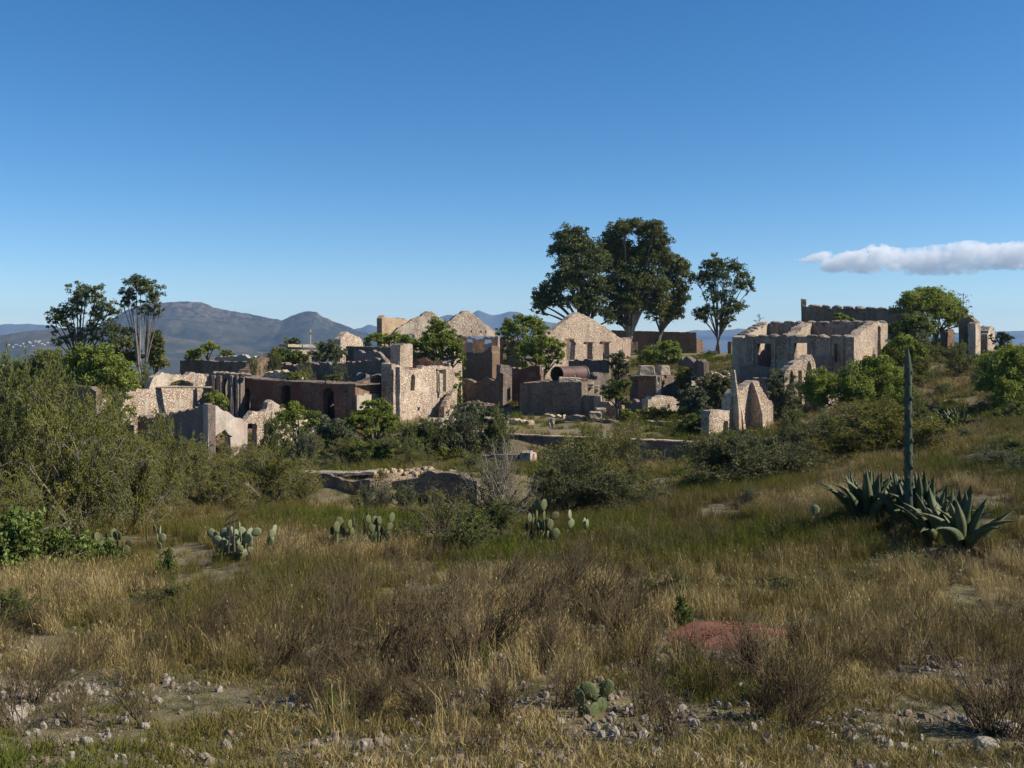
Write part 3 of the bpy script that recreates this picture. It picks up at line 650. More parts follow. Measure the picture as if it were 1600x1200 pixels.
for hi, (px, D, w, hg, mt, lb) in enumerate((
    (640, 50.6, 80, .3, 'ochre', 'flat ochre rubble bank behind the broken foundation wall'),
    (415, 88, 40, 1.6, 'brown', 'brown collapsed roof rubble on the left part of the dark roofless house'),
    (500, 86, 60, 1.5, 'brown', 'collapsed roof rubble under the roof slab bushes'),
    (745, 99, 38, 1.1, 'brown', 'grassy rubble heap in the yard below the twin gables'),
    (745, 90, 40, 1.0, 'dark', 'dark rubble heap left of the machine platform'),
    (1110, 100, 55, 1.0, 'pale', 'pale rubble bank left of the big roofless building'),
    (770, 80, 25, .6, 'pale', 'small pale boulder heap on the terrace near the grey bushes'),
    (690, 80, 40, .5, 'pale', 'pale rubble spread at the foot of the stone block ruin'),
    (975, 88, 25, .9, 'rubble', 'rubble heap between the two machine platforms'),
    (1075, 88, 25, .9, 'brick', 'reddish rubble heap beside the brick platform side'),
    (420, 76, 40, .7, 'rubble', 'rubble heap inside the left lean-to house'),
    (570, 99, 50, .8, 'grey', 'grey rubble heap behind the low grey wall'),
    (1165, 70, 30, .7, 'pink', 'pink rubble heap at the foot of the buttressed wall'))): heap(px, D, w, hg, lb, mt, 70+hi)
# more broken cross walls between the main ruins
for (A_, B_, tp_, mt, lb) in (
    ((470, 92), (500, 98), [(470, 578), (480, 572), (490, 574), (500, 566)], 'brown', 'short brown cross wall behind the roof bushes of the dark roofless house'),
    ((560, 86), (600, 91), [(560, 588), (575, 580), (590, 576), (600, 570)], 'grey', 'grey broken cross wall behind the brown end wall'),
    ((724, 96), (786, 93), [(724, 592), (745, 598), (765, 590), (786, 584)], 'dark', 'dark low broken wall in the yard left of the reddish wall'),
    ((1060, 104), (1100, 100), [(1060, 560), (1075, 557), (1090, 562), (1100, 566)], 'dark', 'low dark broken wall on the plateau right of the bright rounded bush'),
    ((930, 84), (972, 83), [(930, 634), (945, 630), (960, 636), (972, 634)], 'rubble', 'low broken rubble wall right of the boiler platform step'),
    ((1212, 84), (1232, 86), [(1212, 588), (1220, 582), (1232, 586)], 'pink', 'small pink wall stub under the left windows of the big roofless building'),
    ((640, 90), (702, 90), [(640, 566), (660, 560), (680, 566), (702, 570)], 'redbrown', 'red brown broken wall rising behind the pale stone block')):
    o_ = building(lb, 'wall', A_[0], A_[1], 'ruined_wall'); wall(A_, B_, tp_, .6, mat=mt, parent=o_, jit=.16, rag=.35)
# --- right lower ruins
r1 = building('small pale stone block with a narrow doorway at the foot of the buttressed wall', 'ruin', 1125, 72)
wall((1108, 72), (1136, 73.6), [(1108, 650), (1110, 642), (1128, 640.5), (1143, 642)], .7, rag=0, holes= [[(1130, 695), (1130, 662), (1131, 658), (1136, 657), (1138, 660), (1138, 695)]], mat='pale', parent=r1, jit=.05)
r2 = building('tall pink buttressed wall with a wavy broken top, lower right', 'ruin', 1175, 73)
wall((1141, 74), (1208, 77.5), [(1141, 640), (1142, 620), (1147, 612), (1155, 608), (1166, 604), (1178, 597), (1186, 598), (1190, 606), (1196, 616), (1206, 623), (1208, 632)], .8, mat='pink', parent=r2)
def fin(px, D, ytop, proj, w, mat, parent):
    g = G(px, D); zt = -(ytop-HZ)/F*D; zb = g.z-.5; V = []; Fc = []; n_ = 12
    ox, oy = .66, -.75
    for sx in (-1, 1):
        for k in range(n_+1):
            t = k/n_; z = zt+(zb-zt)*t; out = proj*(.08+.92*(math.sin(min(1, t*1.5)*PI/2)*.55+t*.45)); ww = w*(.3+.7*t)
            for y_ in (-.25, out): V.append((sx*ww/2*.75+ox*y_+rnd.uniform(-.02, .02), sx*ww/2*.66+oy*y_, z-parent.location.z))
    q = 2*(n_+1)
    for k in range(n_):
        a = 2*k; Fc += [(a, a+1, a+3, a+2), (a+q, a+2+q, a+3+q, a+1+q), (a+1, a+1+q, a+3+q, a+3), (a, a+2, a+2+q, a+q)]
    Fc += [(0, q, q+1, 1)]
    o = obj('buttress', mesh('buttress', V, Fc, M[mat]), parent); o.location = (g.x-parent.location.x, D-parent.location.y, 0); return o
fin(1147, 74.2, 578, .6, .36, 'pink', r2); fin(1148, 74.6, 612, 1.0, .3, 'pink', r2); fin(1176, 75.6, 598, 1.1, .3, 'pink', r2)
r2c = building('dark stub wall behind the pink buttressed wall', 'wall', 1190, 79, 'ruined_wall')
wall((1176, 80), (1200, 79), [(1176, 590), (1186, 588), (1198, 590), (1200, 600)], .8, mat='dark', parent=r2c)
r3 = building('pink arched wall fragment with two tall openings, in front of the big roofless building', 'ruin', 1250, 79)
wall((1226, 79), (1276, 80.5), [(1226, 585), (1228, 577), (1234, 571), (1244, 563), (1254, 560), (1262, 556), (1268, 555), (1273, 565), (1276, 585)], .7,
     [[(1233, 640), (1233, 590), (1236, 577), (1239, 583), (1241, 597), (1242, 640)], [(1247, 640), (1247, 580), (1249, 578), (1253, 579), (1254, 640)], [(1258, 640), (1259, 585), (1262, 568), (1264, 562), (1268, 572), (1269, 590), (1269, 640)]], mat='pink', parent=r3, jit=.07)
# --- big roofless building on the right
b8_ = building('big roofless stone building on the right with lumpy coping stones and tall window slits', 'ruin', 1260, 86)
A1, B1 = (1155, 87), (1334, 81.5); A2, B2 = (1199, 95), (1385, 90)
wall(A1, B1, [(1155, 536), (1159, 527), (1170, 526), (1334, 527)], .8,
     [[(1183, 574), (1183, 537), (1205, 537), (1205, 574)], box_pts(1240, 536, 1261, 572), [(1303, 566), (1303, 537), (1311, 537), (1312, 566)]], mat='facade', parent=b8_, jit=.06)
for q in (1176, 1210, 1231, 1268, 1296, 1316): wall((q-1.3, 86.82-(q-1155)/179*5.5), (q+1.3, 86.76-(q-1155)/179*5.5), [(q-1.3, 530), (q+1.3, 530)], .3, mat='facade', parent=b8_, name='pilaster', jit=.03, base_pts=[(q+1.3, 600), (q-1.3, 600)])
wall((1276, 83.1), (1300, 82.3), [(1276, 557), (1300, 557)], .15, mat='grey', parent=b8_, name='blocked_door', base_pts=[(1300, 592), (1276, 592)], jit=.03)
wall((1156, 86.7), (1200, 85.4), [(1156, 573), (1180, 570), (1200, 574)], .15, mat='grey', parent=b8_, name='plaster_skirt', jit=.03)
wall((1334.5, 81.5), (1386, 90), [(1334.5, 527), (1345, 520), (1358, 511), (1370, 503), (1386, 503)], .8, [[(1371, 568), (1371, 512), (1373, 508), (1376, 512), (1376, 568)]], mat='pink', parent=b8_, jit=.06)
wall(A2, B2, [(1199, 505), (1385, 505)], .8, [box_pts(1245, 538, 1257, 575)], mat='facade', parent=b8_)
wall((1160, 87.4), (1201, 95.3), [(1160, 527), (1175, 519), (1188, 511), (1201, 503)], .9, mat='cream', parent=b8_, jit=.05)
wall((1236, 85.5), (1268, 93), [(1236, 530), (1241, 523), (1250, 519), (1254, 511), (1268, 504)], .9, mat='pink', parent=b8_, jit=.1)
copings(A1, B1, 526.5, 527, 1160, 1332, 9, .95, .42, 1.0, b8_); copings(A2, B2, 504.5, 504.5, 1202, 1384, 10, 1.0, .42, 1.0, b8_)
copings((1160, 87.4), (1201, 95.3), 525, 505, 1163, 1199, 6, .8, .35, .9, b8_)
wall((1290, 78), (1345, 83), [(1290, 612), (1310, 606), (1328, 596), (1345, 590)], .7, mat='pink', parent=b8_, name='side_wall')
# --- upper ruin on the hill
b9_ = building('dark ruined wall on the hilltop with lumpy coping stones and a chimney stub', 'ruin', 1330, 116)
wall((1252, 119), (1425, 112), [(1252, 478), (1300, 481), (1350, 483), (1425, 486)], .9, mat='dark', parent=b9_, base_pts=[(1425, 540), (1252, 545)])
copings((1252, 119), (1425, 112), 478.5, 485, 1262, 1420, 9, 1.2, .45, 1.0, b9_)
for q0, q1, yt in ((1253, 1255.6, 467), (1256.5, 1260, 467.5)): block(q0, q1, yt, 479, 118, .4, 'ochre', b9_, 'chimney_stub')
hp = building('weathered grey column block on the hill crest at right', 'ruin', 1515, 100)
wall((1498, 100), (1524, 99), [(1498, 505), (1501, 499), (1515, 497), (1521, 500), (1524, 503)], 1.4, mat='dark', parent=hp)
wall((1524.5, 98), (1532, 99), [(1524.5, 505), (1530, 504), (1532, 510)], .7, mat='pale', parent=hp, name='column')
hq = building('small pale wall stub below the hilltop bushes', 'wall', 1485, 102, 'ruined_wall'); wall((1477, 101), (1491, 102), [(1477, 517), (1491, 516)], .5, mat='brown', parent=hq)
hr = building('small pointed pale stone fragment on the hill crest, right of the column block', 'ruin', 1550, 102, 'ruined_wall'); wall((1543, 102), (1555, 104), [(1543, 522), (1547, 510), (1550, 507), (1554, 515), (1555, 522)], .8, mat='pale', parent=hr)
# cross
cr = thing('cross', 'thin pale cross standing on a stub wall below the hills', 'cross', P(485, 540, 105)); 
def stick(p0, p1, r, name, mat, parent, sides=5, r1=None):
    B = np.array([[p0, (Vector(p0)+Vector(p1))/2, p1]], float); V, Fq = tubes(B, [r], [r1 or r], 2, sides)
    return obj(name, mesh(name, V-np.array(parent.location if parent else (0, 0, 0)), Fq, M[mat]), parent)
stick(P(485, 541, 105), P(485, 514, 105), .055, 'post', 'crossm', cr); stick(P(480.5, 519.5, 104.95), P(489.5, 519, 104.95), .045, 'crossbar', 'crossm', cr)

# village specks on the far hillside
vg = None
def house_mesh(sd):
    r = random.Random(sd); w, d, hh = r.uniform(4, 8), r.uniform(4, 6), r.uniform(1.5, 3)
    V = [(-w/2, -d/2, -4), (w/2, -d/2, -4), (w/2, d/2, -4), (-w/2, d/2, -4), (-w/2, -d/2, hh), (w/2, -d/2, hh), (w/2, d/2, hh), (-w/2, d/2, hh), (-w/2, 0, hh+1.3), (w/2, 0, hh+1.3)]
    return mesh('village_house', V, [(0, 1, 5, 4), (1, 2, 6, 9, 5), (2, 3, 7, 6), (3, 0, 4, 8, 7), (4, 5, 9, 8), (6, 7, 8, 9)], M['village'])
HM = [house_mesh(i) for i in range(3)]
VH = [(14, 540), (20, 543), (25, 539), (31, 541), (36, 538), (40, 542), (45, 535), (48, 537), (52, 541), (56, 534), (60, 536), (62, 533.5), (66, 538), (70, 540), (74, 536)]
bpy.context.view_layer.update()
hills_o = [o for o in C.objects if o.name.startswith('hills')]
dg = bpy.context.evaluated_depsgraph_get()
for i, (px, y) in enumerate(VH):
    dirv = Vector(((px-800)/F, 1, -(y-HZ)/F)).normalized(); hit, loc, *_ = S.ray_cast(dg, Vector((0, 600, 0))+dirv*0+Vector(((px-800)/F*600, 0, -(y-HZ)/F*600)), dirv, distance=8000)
    if not hit: continue
    o = obj('village_house', HM[i % 3], None, loc); o.rotation_euler = (0, 0, rnd.uniform(-.6, .6))
    tag(o, 'tiny white village house on the far hillside at the left edge', 'house', 'white houses of the far village')

# ------------------------------------------------------------------ trees from masses of foliage
def crown_geo(blobs, leaf, aspect, dens, droop=0., r=None):
    r = r or rng; Vs = []; vals = []; tot = 0
    for (c, rad, sq) in blobs:
        nsub = max(5, int(14*(rad/1.2)**1.1)); nl = int(dens*4*PI*rad*rad/(leaf*leaf*aspect)*1.2/nsub)+6
        d = unit(r.normal(size=(nsub, 3))); d[:, 2] = np.where(d[:, 2] < -.5, -d[:, 2], d[:, 2])
        cc = np.array(c)+d*np.array([rad, rad, rad*sq])*r.uniform(.45, 1., (nsub, 1))
        sr = rad*r.uniform(.2, .46, (nsub, 1, 1))
        off = unit(r.normal(size=(nsub, nl, 3)))*r.uniform(0, 1, (nsub, nl, 1))**.45*sr*np.array([1, 1, .7])
        pts = (cc[:, None]+off).reshape(-1, 3)
        ax = unit(off.reshape(-1, 3)*1.0+r.normal(size=pts.shape)*sr.repeat(nl, 1).reshape(-1, 1)*.8)
        ax[:, 2] -= droop
        V, _ = leaves(pts, ax, leaf, leaf*aspect, r); Vs.append(V)
        vv = np.repeat(r.uniform(0, .75, (nsub, 1)), nl, 1).ravel()+r.uniform(0, .25, nsub*nl); vals.append(np.repeat(vv, 4))
    V = np.concatenate(Vs); return V, np.arange(len(V)).reshape(-1, 4), np.concatenate(vals)
def tree(name, label, cat, px, D, blobs, leaf, aspect, mat, bark='bark', dens=1., droop=0., trunk_r=.25, stems=1, group=None, dz=0., limbs=None, sq=.85, skirt=False, rs=1.):
    g = G(px, D); g.z += dz; root = thing(name, label, cat, g, group); o = np.array(g)
    rr = np.random.default_rng(rnd.randrange(99999))
    bl = []
    for q in blobs:
        dd = q[3] if len(q) > 3 else rr.uniform(-.5, .5)*q[2]/F*D*1.6
        c = np.array(P(q[0], q[1], D))+np.array([0, dd, 0]); c[0] *= (1+dd/D); c[2] *= 1
        bl.append((c-o, q[2]/F*D*(1.22 if 'forked trunks' in label or 'right edge green' in label else 1.), sq))
    ex = []
    for i_, (c, rad, q_) in enumerate(bl):
        dn = sorted(((np.linalg.norm(c-b_[0]), k_) for k_, b_ in enumerate(bl) if k_ != i_))[:2]
        for dd, k_ in dn:
            if dd < 4.5*rad: ex.append(((c+bl[k_][0])/2+rr.normal(size=3)*rad*.25, (rad+bl[k_][1])/2*1.1, sq))
    if skirt:
        for c, rad, q_ in bl:
            if c[2] > 1.2*rad and not any(b_[0][2] < c[2]-.6*rad and abs(b_[0][0]-c[0]) < rad*1.3 for b_ in bl):
                z_ = c[2]-1.3*rad
                while z_ > .2*rad: ex.append((np.array([c[0]*.93+rr.normal()*.2*rad, c[1], z_]), rad*.95, sq)); z_ -= 1.4*rad
    bl_all = [(c, rad*1.3*rs, q_) for c, rad, q_ in bl]+ex
    B = []; r0 = []; r1 = []
    fork = np.array([b_[0] for b_ in bl]).mean(0)*np.array([.55, .55, 0]); 
    zmin = min(b_[0][2] for b_ in bl); zf = max(.3, zmin*.6)
    base = [np.array([rr.normal()*trunk_r*1.4*(stems > 1), rr.normal()*trunk_r*1.4*(stems > 1), -.3]) for _ in range(stems)]
    tops = []
    for s in range(stems):
        t_ = fork*(.6+.8*rr.random())+np.array([rr.normal()*.15*zf*.4, rr.normal()*.1*zf, zf*rr.uniform(.9, 1.15)])
        B.append([base[s], (base[s]+t_)/2+rr.normal(size=3)*.08*zf*np.array([1, 1, 0]), t_]); r0.append(trunk_r); r1.append(trunk_r*.7); tops.append(t_)
    for (c, rad, _s) in bl:
        s = min(range(stems), key=lambda k: np.linalg.norm(tops[k][:2]-c[:2])); t_ = tops[s]
        mid = (t_+c)/2+np.array([0, 0, .1*np.linalg.norm(c-t_)]); mid[:2] = t_[:2]*.55+c[:2]*.45
        B.append([t_, mid, c]); r0.append(trunk_r*.55); r1.append(trunk_r*.18)
        for _ in range(5):
            d = rr.normal(size=3)*rad*.8; d = np.clip(d, -rad*.75, rad*.75); B.append([c*.85+t_*.15, c+d*.4, c+d]); r0.append(trunk_r*.2); r1.append(.012)
    V, Fq = tubes(np.array(B), r0, r1, 6, 6); obj('trunk', mesh('trunk', V, Fq, M[bark], True), root)
    V, Fq, vals = crown_geo(bl_all, leaf, aspect, dens, droop, rr); obj('crown', mesh('crown', V, Fq, M[mat], False, {'v': vals}), root)
    return root
# eucalyptus group
tree('eucalyptus_tree', 'dark spreading eucalyptus leftmost in the big tree group, above the single gable', 'tree', 938, 138,
     [(887, 372, 20), (905, 368, 16), (872, 392, 15), (900, 398, 22), (925, 392, 18), (885, 420, 18), (908, 425, 22), (930, 420, 22), (865, 445, 17), (890, 448, 20), (915, 452, 22), (940, 450, 20), (848, 455, 12), (843, 475, 12), (862, 470, 15), (885, 474, 14), (910, 478, 16), (935, 478, 15), (846, 488, 7), (955, 500, 12)],
     .42, .4, 'euc', trunk_r=.42, stems=2, droop=.5, dens=.72, rs=.97)
tree('eucalyptus_tree', 'tallest rounded eucalyptus with pale trunks in the middle of the big tree group', 'tree', 984, 140,
     [(955, 372, 18), (975, 362, 17), (1000, 360, 18), (1022, 365, 16), (1035, 380, 15), (950, 392, 20), (975, 390, 22), (1005, 388, 22), (1030, 395, 16), (955, 418, 20), (985, 415, 24), (1015, 415, 22), (965, 445, 20), (995, 445, 24), (1020, 448, 22), (960, 470, 16), (985, 475, 20), (1008, 478, 20), (960, 495, 12), (975, 505, 10)],
     .42, .4, 'euc2', 'palebark', trunk_r=.4, stems=2, droop=.5, dens=.7, rs=.92)
tree('eucalyptus_tree', 'olive brown eucalyptus on the right side of the big tree group', 'tree', 1018, 141,
     [(1050, 408, 16), (1065, 415, 12), (1045, 430, 20), (1066, 435, 14), (1035, 452, 18), (1060, 455, 17), (1030, 475, 18), (1053, 476, 16), (1068, 470, 8), (1022, 495, 15), (1045, 495, 14), (1060, 492, 8)],
     .42, .4, 'euc2', trunk_r=.36, stems=2, droop=.5, dens=.6, rs=.88)
tree('eucalyptus_tree', 'separate slender eucalyptus with an open crown, right of the big tree group', 'tree', 1121, 142,
     [(1117, 403, 6), (1105, 418, 8), (1122, 420, 11), (1140, 418, 11), (1155, 425, 9), (1168, 438, 9), (1090, 438, 9), (1108, 440, 12), (1130, 442, 14), (1152, 448, 10), (1172, 452, 6), (1115, 465, 12), (1135, 468, 12), (1092, 492, 10), (1104, 488, 10), (1125, 492, 10), (1145, 485, 10), (1158, 482, 8), (1098, 500, 7), (1132, 508, 7)],
     .4, .4, 'euc', trunk_r=.2, stems=2, droop=.5, dens=.45, rs=1.25)
tree('eucalyptus_tree', 'open-crowned dark eucalyptus standing leftmost, over the bright bushes', 'tree', 117, 100,
     [(119, 452, 9), (135, 458, 10), (153, 455, 9), (128, 470, 10), (148, 475, 10), (112, 480, 9), (95, 485, 8), (85, 495, 9), (102, 498, 10), (125, 492, 9), (158, 490, 11), (172, 482, 9), (178, 500, 9), (150, 505, 10), (82, 508, 7), (108, 515, 9), (135, 520, 10), (165, 518, 11), (182, 520, 8), (88, 535, 8), (118, 532, 9), (150, 535, 9), (180, 540, 10)],
     .25, .4, 'euc', trunk_r=.17, stems=2, droop=.4, dens=.42, rs=1.35)
tree('eucalyptus_tree', 'tall eucalyptus with thin white trunks at left, crown against the hill', 'tree', 221, 98,
     [(212, 437, 8), (203, 448, 9), (220, 448, 10), (235, 445, 9), (248, 455, 8), (196, 462, 8), (212, 462, 9), (230, 460, 9), (245, 468, 7), (192, 475, 6), (205, 478, 6), (222, 476, 6), (238, 478, 6), (226, 490, 5), (242, 492, 5), (252, 484, 4), (205, 520, 6)],
     .25, .4, 'euc', 'palebark', trunk_r=.12, stems=3, droop=.4, dens=.42, rs=1.35)
tree('tree', 'narrow dark olive tree right of the white-trunked eucalyptus', 'tree', 240, 103, [(245, 525, 9), (240, 540, 11), (250, 548, 10), (235, 560, 12), (248, 570, 12)], .35, .45, 'euc2', trunk_r=.15)
tree('tree', 'dark tree between the two left eucalyptus trees', 'tree', 195, 104, [(200, 520, 8), (192, 535, 10), (205, 545, 10), (190, 558, 13), (170, 550, 12), (205, 568, 10)], .35, .45, 'euc', trunk_r=.15)
# pepper trees and rounded bushes (px, D, blobs)
PT = [
 ('bright green pepper tree, largest of the round bushes at far left', 140, 78, [(130, 555, 18), (155, 560, 20), (118, 575, 20), (145, 585, 24), (175, 580, 20), (195, 590, 18), (165, 602, 20), (200, 605, 14), (125, 600, 18)], 'pepper', .26),
 ('rounded dark green pepper tree at the far left, beside the largest bright one', 80, 84, [(75, 560, 17), (60, 572, 17), (90, 575, 19), (50, 588, 18), (78, 592, 20), (28, 580, 15), (15, 592, 14), (100, 592, 16)], 'shrub', .28),
 ('tall leafy pepper tree in front of the twin gables', 690, 94, [(680, 506, 9), (690, 515, 13), (675, 525, 13), (703, 525, 12), (665, 535, 13), (690, 538, 16), (712, 540, 11), (655, 548, 10), (680, 550, 13), (705, 555, 13), (718, 552, 8), (722, 560, 6)], 'pepper', .26),
 ('bright bush filling the gap at the left foot of the twin gables', 605, 112, [(585, 528, 10), (600, 532, 11), (618, 530, 10), (635, 535, 12), (573, 535, 7), (650, 538, 8)], 'pepper', .28),
 ('feathery green pepper tree left of the single gable, upper crown', 818, 106, [(800, 510, 12), (818, 503, 12), (835, 506, 11), (792, 525, 11), (812, 522, 13), (835, 520, 12), (850, 518, 9), (784, 515, 7)], 'pepper', .26),
 ('bright pepper tree hanging in front of the single gable left corner', 845, 100, [(822, 540, 13), (845, 535, 13), (862, 540, 12), (815, 555, 11), (838, 555, 15), (860, 558, 13), (876, 545, 8), (875, 560, 7), (845, 570, 9)], 'pepper', .25),
 ('bright rounded bush in front of the long back wall', 1038, 118, [(1020, 550, 11), (1038, 540, 10), (1050, 545, 10), (1010, 560, 10), (1032, 558, 12), (1055, 560, 12), (1062, 568, 8), (1025, 568, 9)], 'pepper', .28),
 ('big rounded pepper tree on the hilltop at right', 1455, 112, [(1430, 470, 20), (1450, 466, 20), (1472, 470, 19), (1415, 482, 16), (1440, 488, 22), (1468, 490, 22), (1490, 485, 15), (1500, 498, 12), (1480, 508, 16), (1510, 507, 6)], 'pepper', .3),
 ('grey green rounded shrub in front of the hilltop pepper tree', 1425, 100, [(1415, 508, 14), (1435, 505, 15), (1450, 515, 13), (1405, 522, 13), (1430, 525, 16), (1390, 515, 9)], 'shrub', .26),
 ('small bright shrub in front of the dark hilltop wall', 1318, 108, [(1308, 497, 7), (1322, 499, 7), (1312, 493, 4), (1332, 503, 5)], 'pepper', .26),
 ('large bright green tree with dark forked trunks in front of the big roofless building', 1318, 68, [(1280, 595, 18), (1310, 605, 20), (1345, 580, 20), (1375, 590, 20), (1400, 600, 18), (1330, 615, 20), (1360, 615, 24), (1390, 620, 22), (1265, 620, 18), (1290, 630, 18), (1405, 635, 18), (1370, 645, 20), (1345, 640, 12), (1415, 650, 14), (1380, 567, 10)], 'pepper', .17),
 ('grey green willowy tree left of the large bright tree, beside the buttressed wall', 1225, 79, [(1215, 590, 13), (1232, 598, 14), (1210, 612, 13), (1232, 622, 16), (1218, 640, 14), (1240, 645, 14)], 'greyleaf', .18),
 ('bright pepper bush between the column block and the big roofless building', 1420, 84, [(1395, 545, 12), (1410, 535, 13), (1430, 545, 12), (1400, 560, 14), (1425, 562, 12), (1440, 550, 8), (1385, 570, 12)], 'pepper', .22),
 ('right edge green tree with a dark shaded base', 1580, 66, [(1560, 570, 20), (1585, 560, 20), (1610, 570, 22), (1550, 590, 18), (1578, 595, 24), (1605, 600, 22), (1560, 615, 20), (1590, 625, 22), (1615, 640, 20), (1575, 645, 16)], 'pepper', .19),
 ('dark shrub against the slope below the right edge tree', 1575, 60, [(1570, 650, 12), (1590, 655, 14), (1605, 645, 14)], 'shrub', .17),
 ('three-lobed small green tree behind the long dark wall, tallest of three', 327, 118, [(325, 540, 8), (333, 545, 7), (320, 550, 7)], 'pepper', .28),
 ('small bright bush left of the tallest tree behind the long dark wall', 305, 117, [(302, 553, 9), (313, 551, 8), (296, 558, 7)], 'pepper', .28),
 ('small dark bush right of the tallest tree behind the long dark wall', 356, 119, [(350, 554, 7), (360, 553, 6)], 'shrub', .28),
 ('round dark tree left of the cross', 453, 118, [(449, 536, 7), (460, 534, 7), (455, 541, 7)], 'euc', .28),
 ('leafy vine-like bush growing over the wall beside the cross', 515, 97, [(498, 548, 12), (515, 545, 12), (532, 549, 9), (505, 560, 12), (525, 560, 11)], 'greyleaf', .26),
 ('mottled grey bush over the broken wall, left of the vine-like bush', 447, 96, [(432, 552, 10), (448, 556, 10), (465, 560, 10), (438, 566, 10), (460, 570, 10), (478, 562, 9)], 'shrub', .26),
 ('small bush growing on the roof slab of the dark roofless house', 458, 85, [(448, 588, 7), (462, 586, 8), (472, 590, 6)], 'pepper', .22),
 ('sprig of bushes on the roof slab near the brown end wall', 510, 82.5, [(508, 592, 5), (520, 590, 5), (530, 588, 5)], 'shrub', .2),
 ('small bush against the grey pilastered wall of the left ruins', 335, 80, [(332, 618, 9), (345, 624, 9), (328, 630, 8), (350, 632, 7)], 'pepper', .2),
 ('bright green small tree right of the left lean-to house', 462, 66, [(445, 645, 12), (465, 640, 13), (485, 650, 12), (440, 660, 12), (462, 662, 15), (488, 668, 12), (475, 682, 10)], 'pepper', .17),
 ('bright bushy tree in front of the brown end wall', 585, 68, [(570, 640, 10), (590, 632, 12), (608, 640, 11), (560, 655, 13), (585, 655, 16), (608, 660, 14), (545, 668, 12), (575, 675, 14), (602, 680, 14), (620, 665, 9)], 'pepper', .17),
 ('grey green thicket bush left of the bright bushy tree in the middle', 525, 64, [(510, 665, 13), (530, 668, 13), (505, 682, 12), (525, 688, 14), (545, 685, 12)], 'greyleaf', .17),
 ('low green bush under the bright bushy tree', 590, 58, [(560, 705, 13), (580, 700, 14), (602, 705, 13), (545, 715, 10), (595, 720, 13), (615, 698, 10)], 'shrub', .15),
 ('grey leafed small tree on the terrace edge, left of the retaining wall', 742, 67, [(715, 645, 12), (735, 640, 13), (755, 645, 12), (775, 650, 12), (725, 660, 12), (750, 662, 14), (775, 668, 13), (760, 685, 12), (790, 655, 9), (772, 690, 10)], 'greyleaf', .17),
 ('dark spreading shrub in the shade under the terrace edge', 690, 65, [(650, 678, 15), (675, 675, 16), (700, 678, 16), (722, 682, 16), (665, 695, 14), (695, 698, 16), (725, 702, 14), (745, 700, 12), (640, 690, 12)], 'acac', .17),
 ('low olive bush below the terrace edge, above the foundation wall', 690, 60, [(680, 712, 10), (700, 710, 11), (720, 712, 11), (660, 718, 9)], 'mesq', .15),
 ('leaning small tree with a dark crooked trunk on the terrace', 966, 80, [(955, 600, 9), (970, 608, 11), (960, 620, 10), (975, 628, 8), (945, 618, 7), (982, 598, 6)], 'shrub', .2),
 ('pale twiggy bush in front of the single gable right corner', 965, 97, [(955, 562, 8), (968, 558, 9), (978, 570, 8), (962, 575, 9), (975, 583, 7)], 'greyleaf', .22),
 ('grey green shrub right of the brick-sided platform', 1080, 80, [(1070, 622, 11), (1088, 618, 12), (1098, 630, 11), (1075, 636, 12), (1095, 645, 12), (1065, 645, 9)], 'greyleaf', .19),
 ('dark green shrub left of the small doorway block', 1085, 74, [(1070, 665, 11), (1088, 660, 12), (1100, 672, 11), (1078, 678, 12)], 'shrub', .18),
 ('brown shrub beside the orange brick platform side', 1062, 90, [(1062, 590, 9), (1072, 583, 9), (1080, 595, 9), (1065, 605, 8)], 'mesq', .22),
 ('dark overgrown bush in the hollow left of the big roofless building', 1120, 84, [(1095, 600, 12), (1115, 595, 13), (1138, 600, 12), (1150, 608, 8), (1110, 610, 12), (1130, 615, 12)], 'acac', .2),
 ('small bright bush at the foot of the leaning terrace tree', 978, 80, [(972, 646, 7), (984, 644, 8), (980, 652, 7)], 'pepper', .2),
 ('brown green bush on the terrace below the pale hole wall', 1015, 81, [(1000, 648, 9), (1018, 645, 9), (1035, 648, 9), (1050, 646, 8)], 'mesq', .2),
 ('pale prickly bush beside the stalk, behind the large bright tree', 1395, 86, [(1392, 538, 8), (1405, 545, 9), (1388, 552, 8)], 'greyleaf', .22),
 ('small dark tree on the hill crest, right of the pointed fragment', 1562, 101, [(1555, 527, 7), (1568, 525, 7), (1578, 530, 6)], 'euc', .25),
 ('small bare-looking bush between the column block and pointed fragment', 1540, 105, [(1538, 512, 6), (1548, 516, 5)], 'mesq', .25),
]
for lb, px, D, bl, mt, lf in PT:
    nm = 'pepper_tree' if 'pepper tree' in lb else ('tree' if ' tree' in lb.split(',')[0].split(' in ')[0].split(' behind ')[0].split(' beside ')[0].split(' left ')[0].split(' right ')[0].split(' against ')[0].split(' under ')[0].split(' at ')[0] else 'bush')
    tree(nm, lb, 'tree' if 'tree' in nm else 'bush', px, D, bl, lf, .42, mt, trunk_r=.13 if D < 90 else .2, stems=3, droop=.35, dens=.75, skirt=(lb.startswith(('bright', 'rounded', 'grey', 'low', 'dark', 'brown', 'leafy', 'big', 'feathery', 'right edge', 'mottled', 'small', 'pale')) and 'forked' not in lb) or 'tall leafy' in lb)

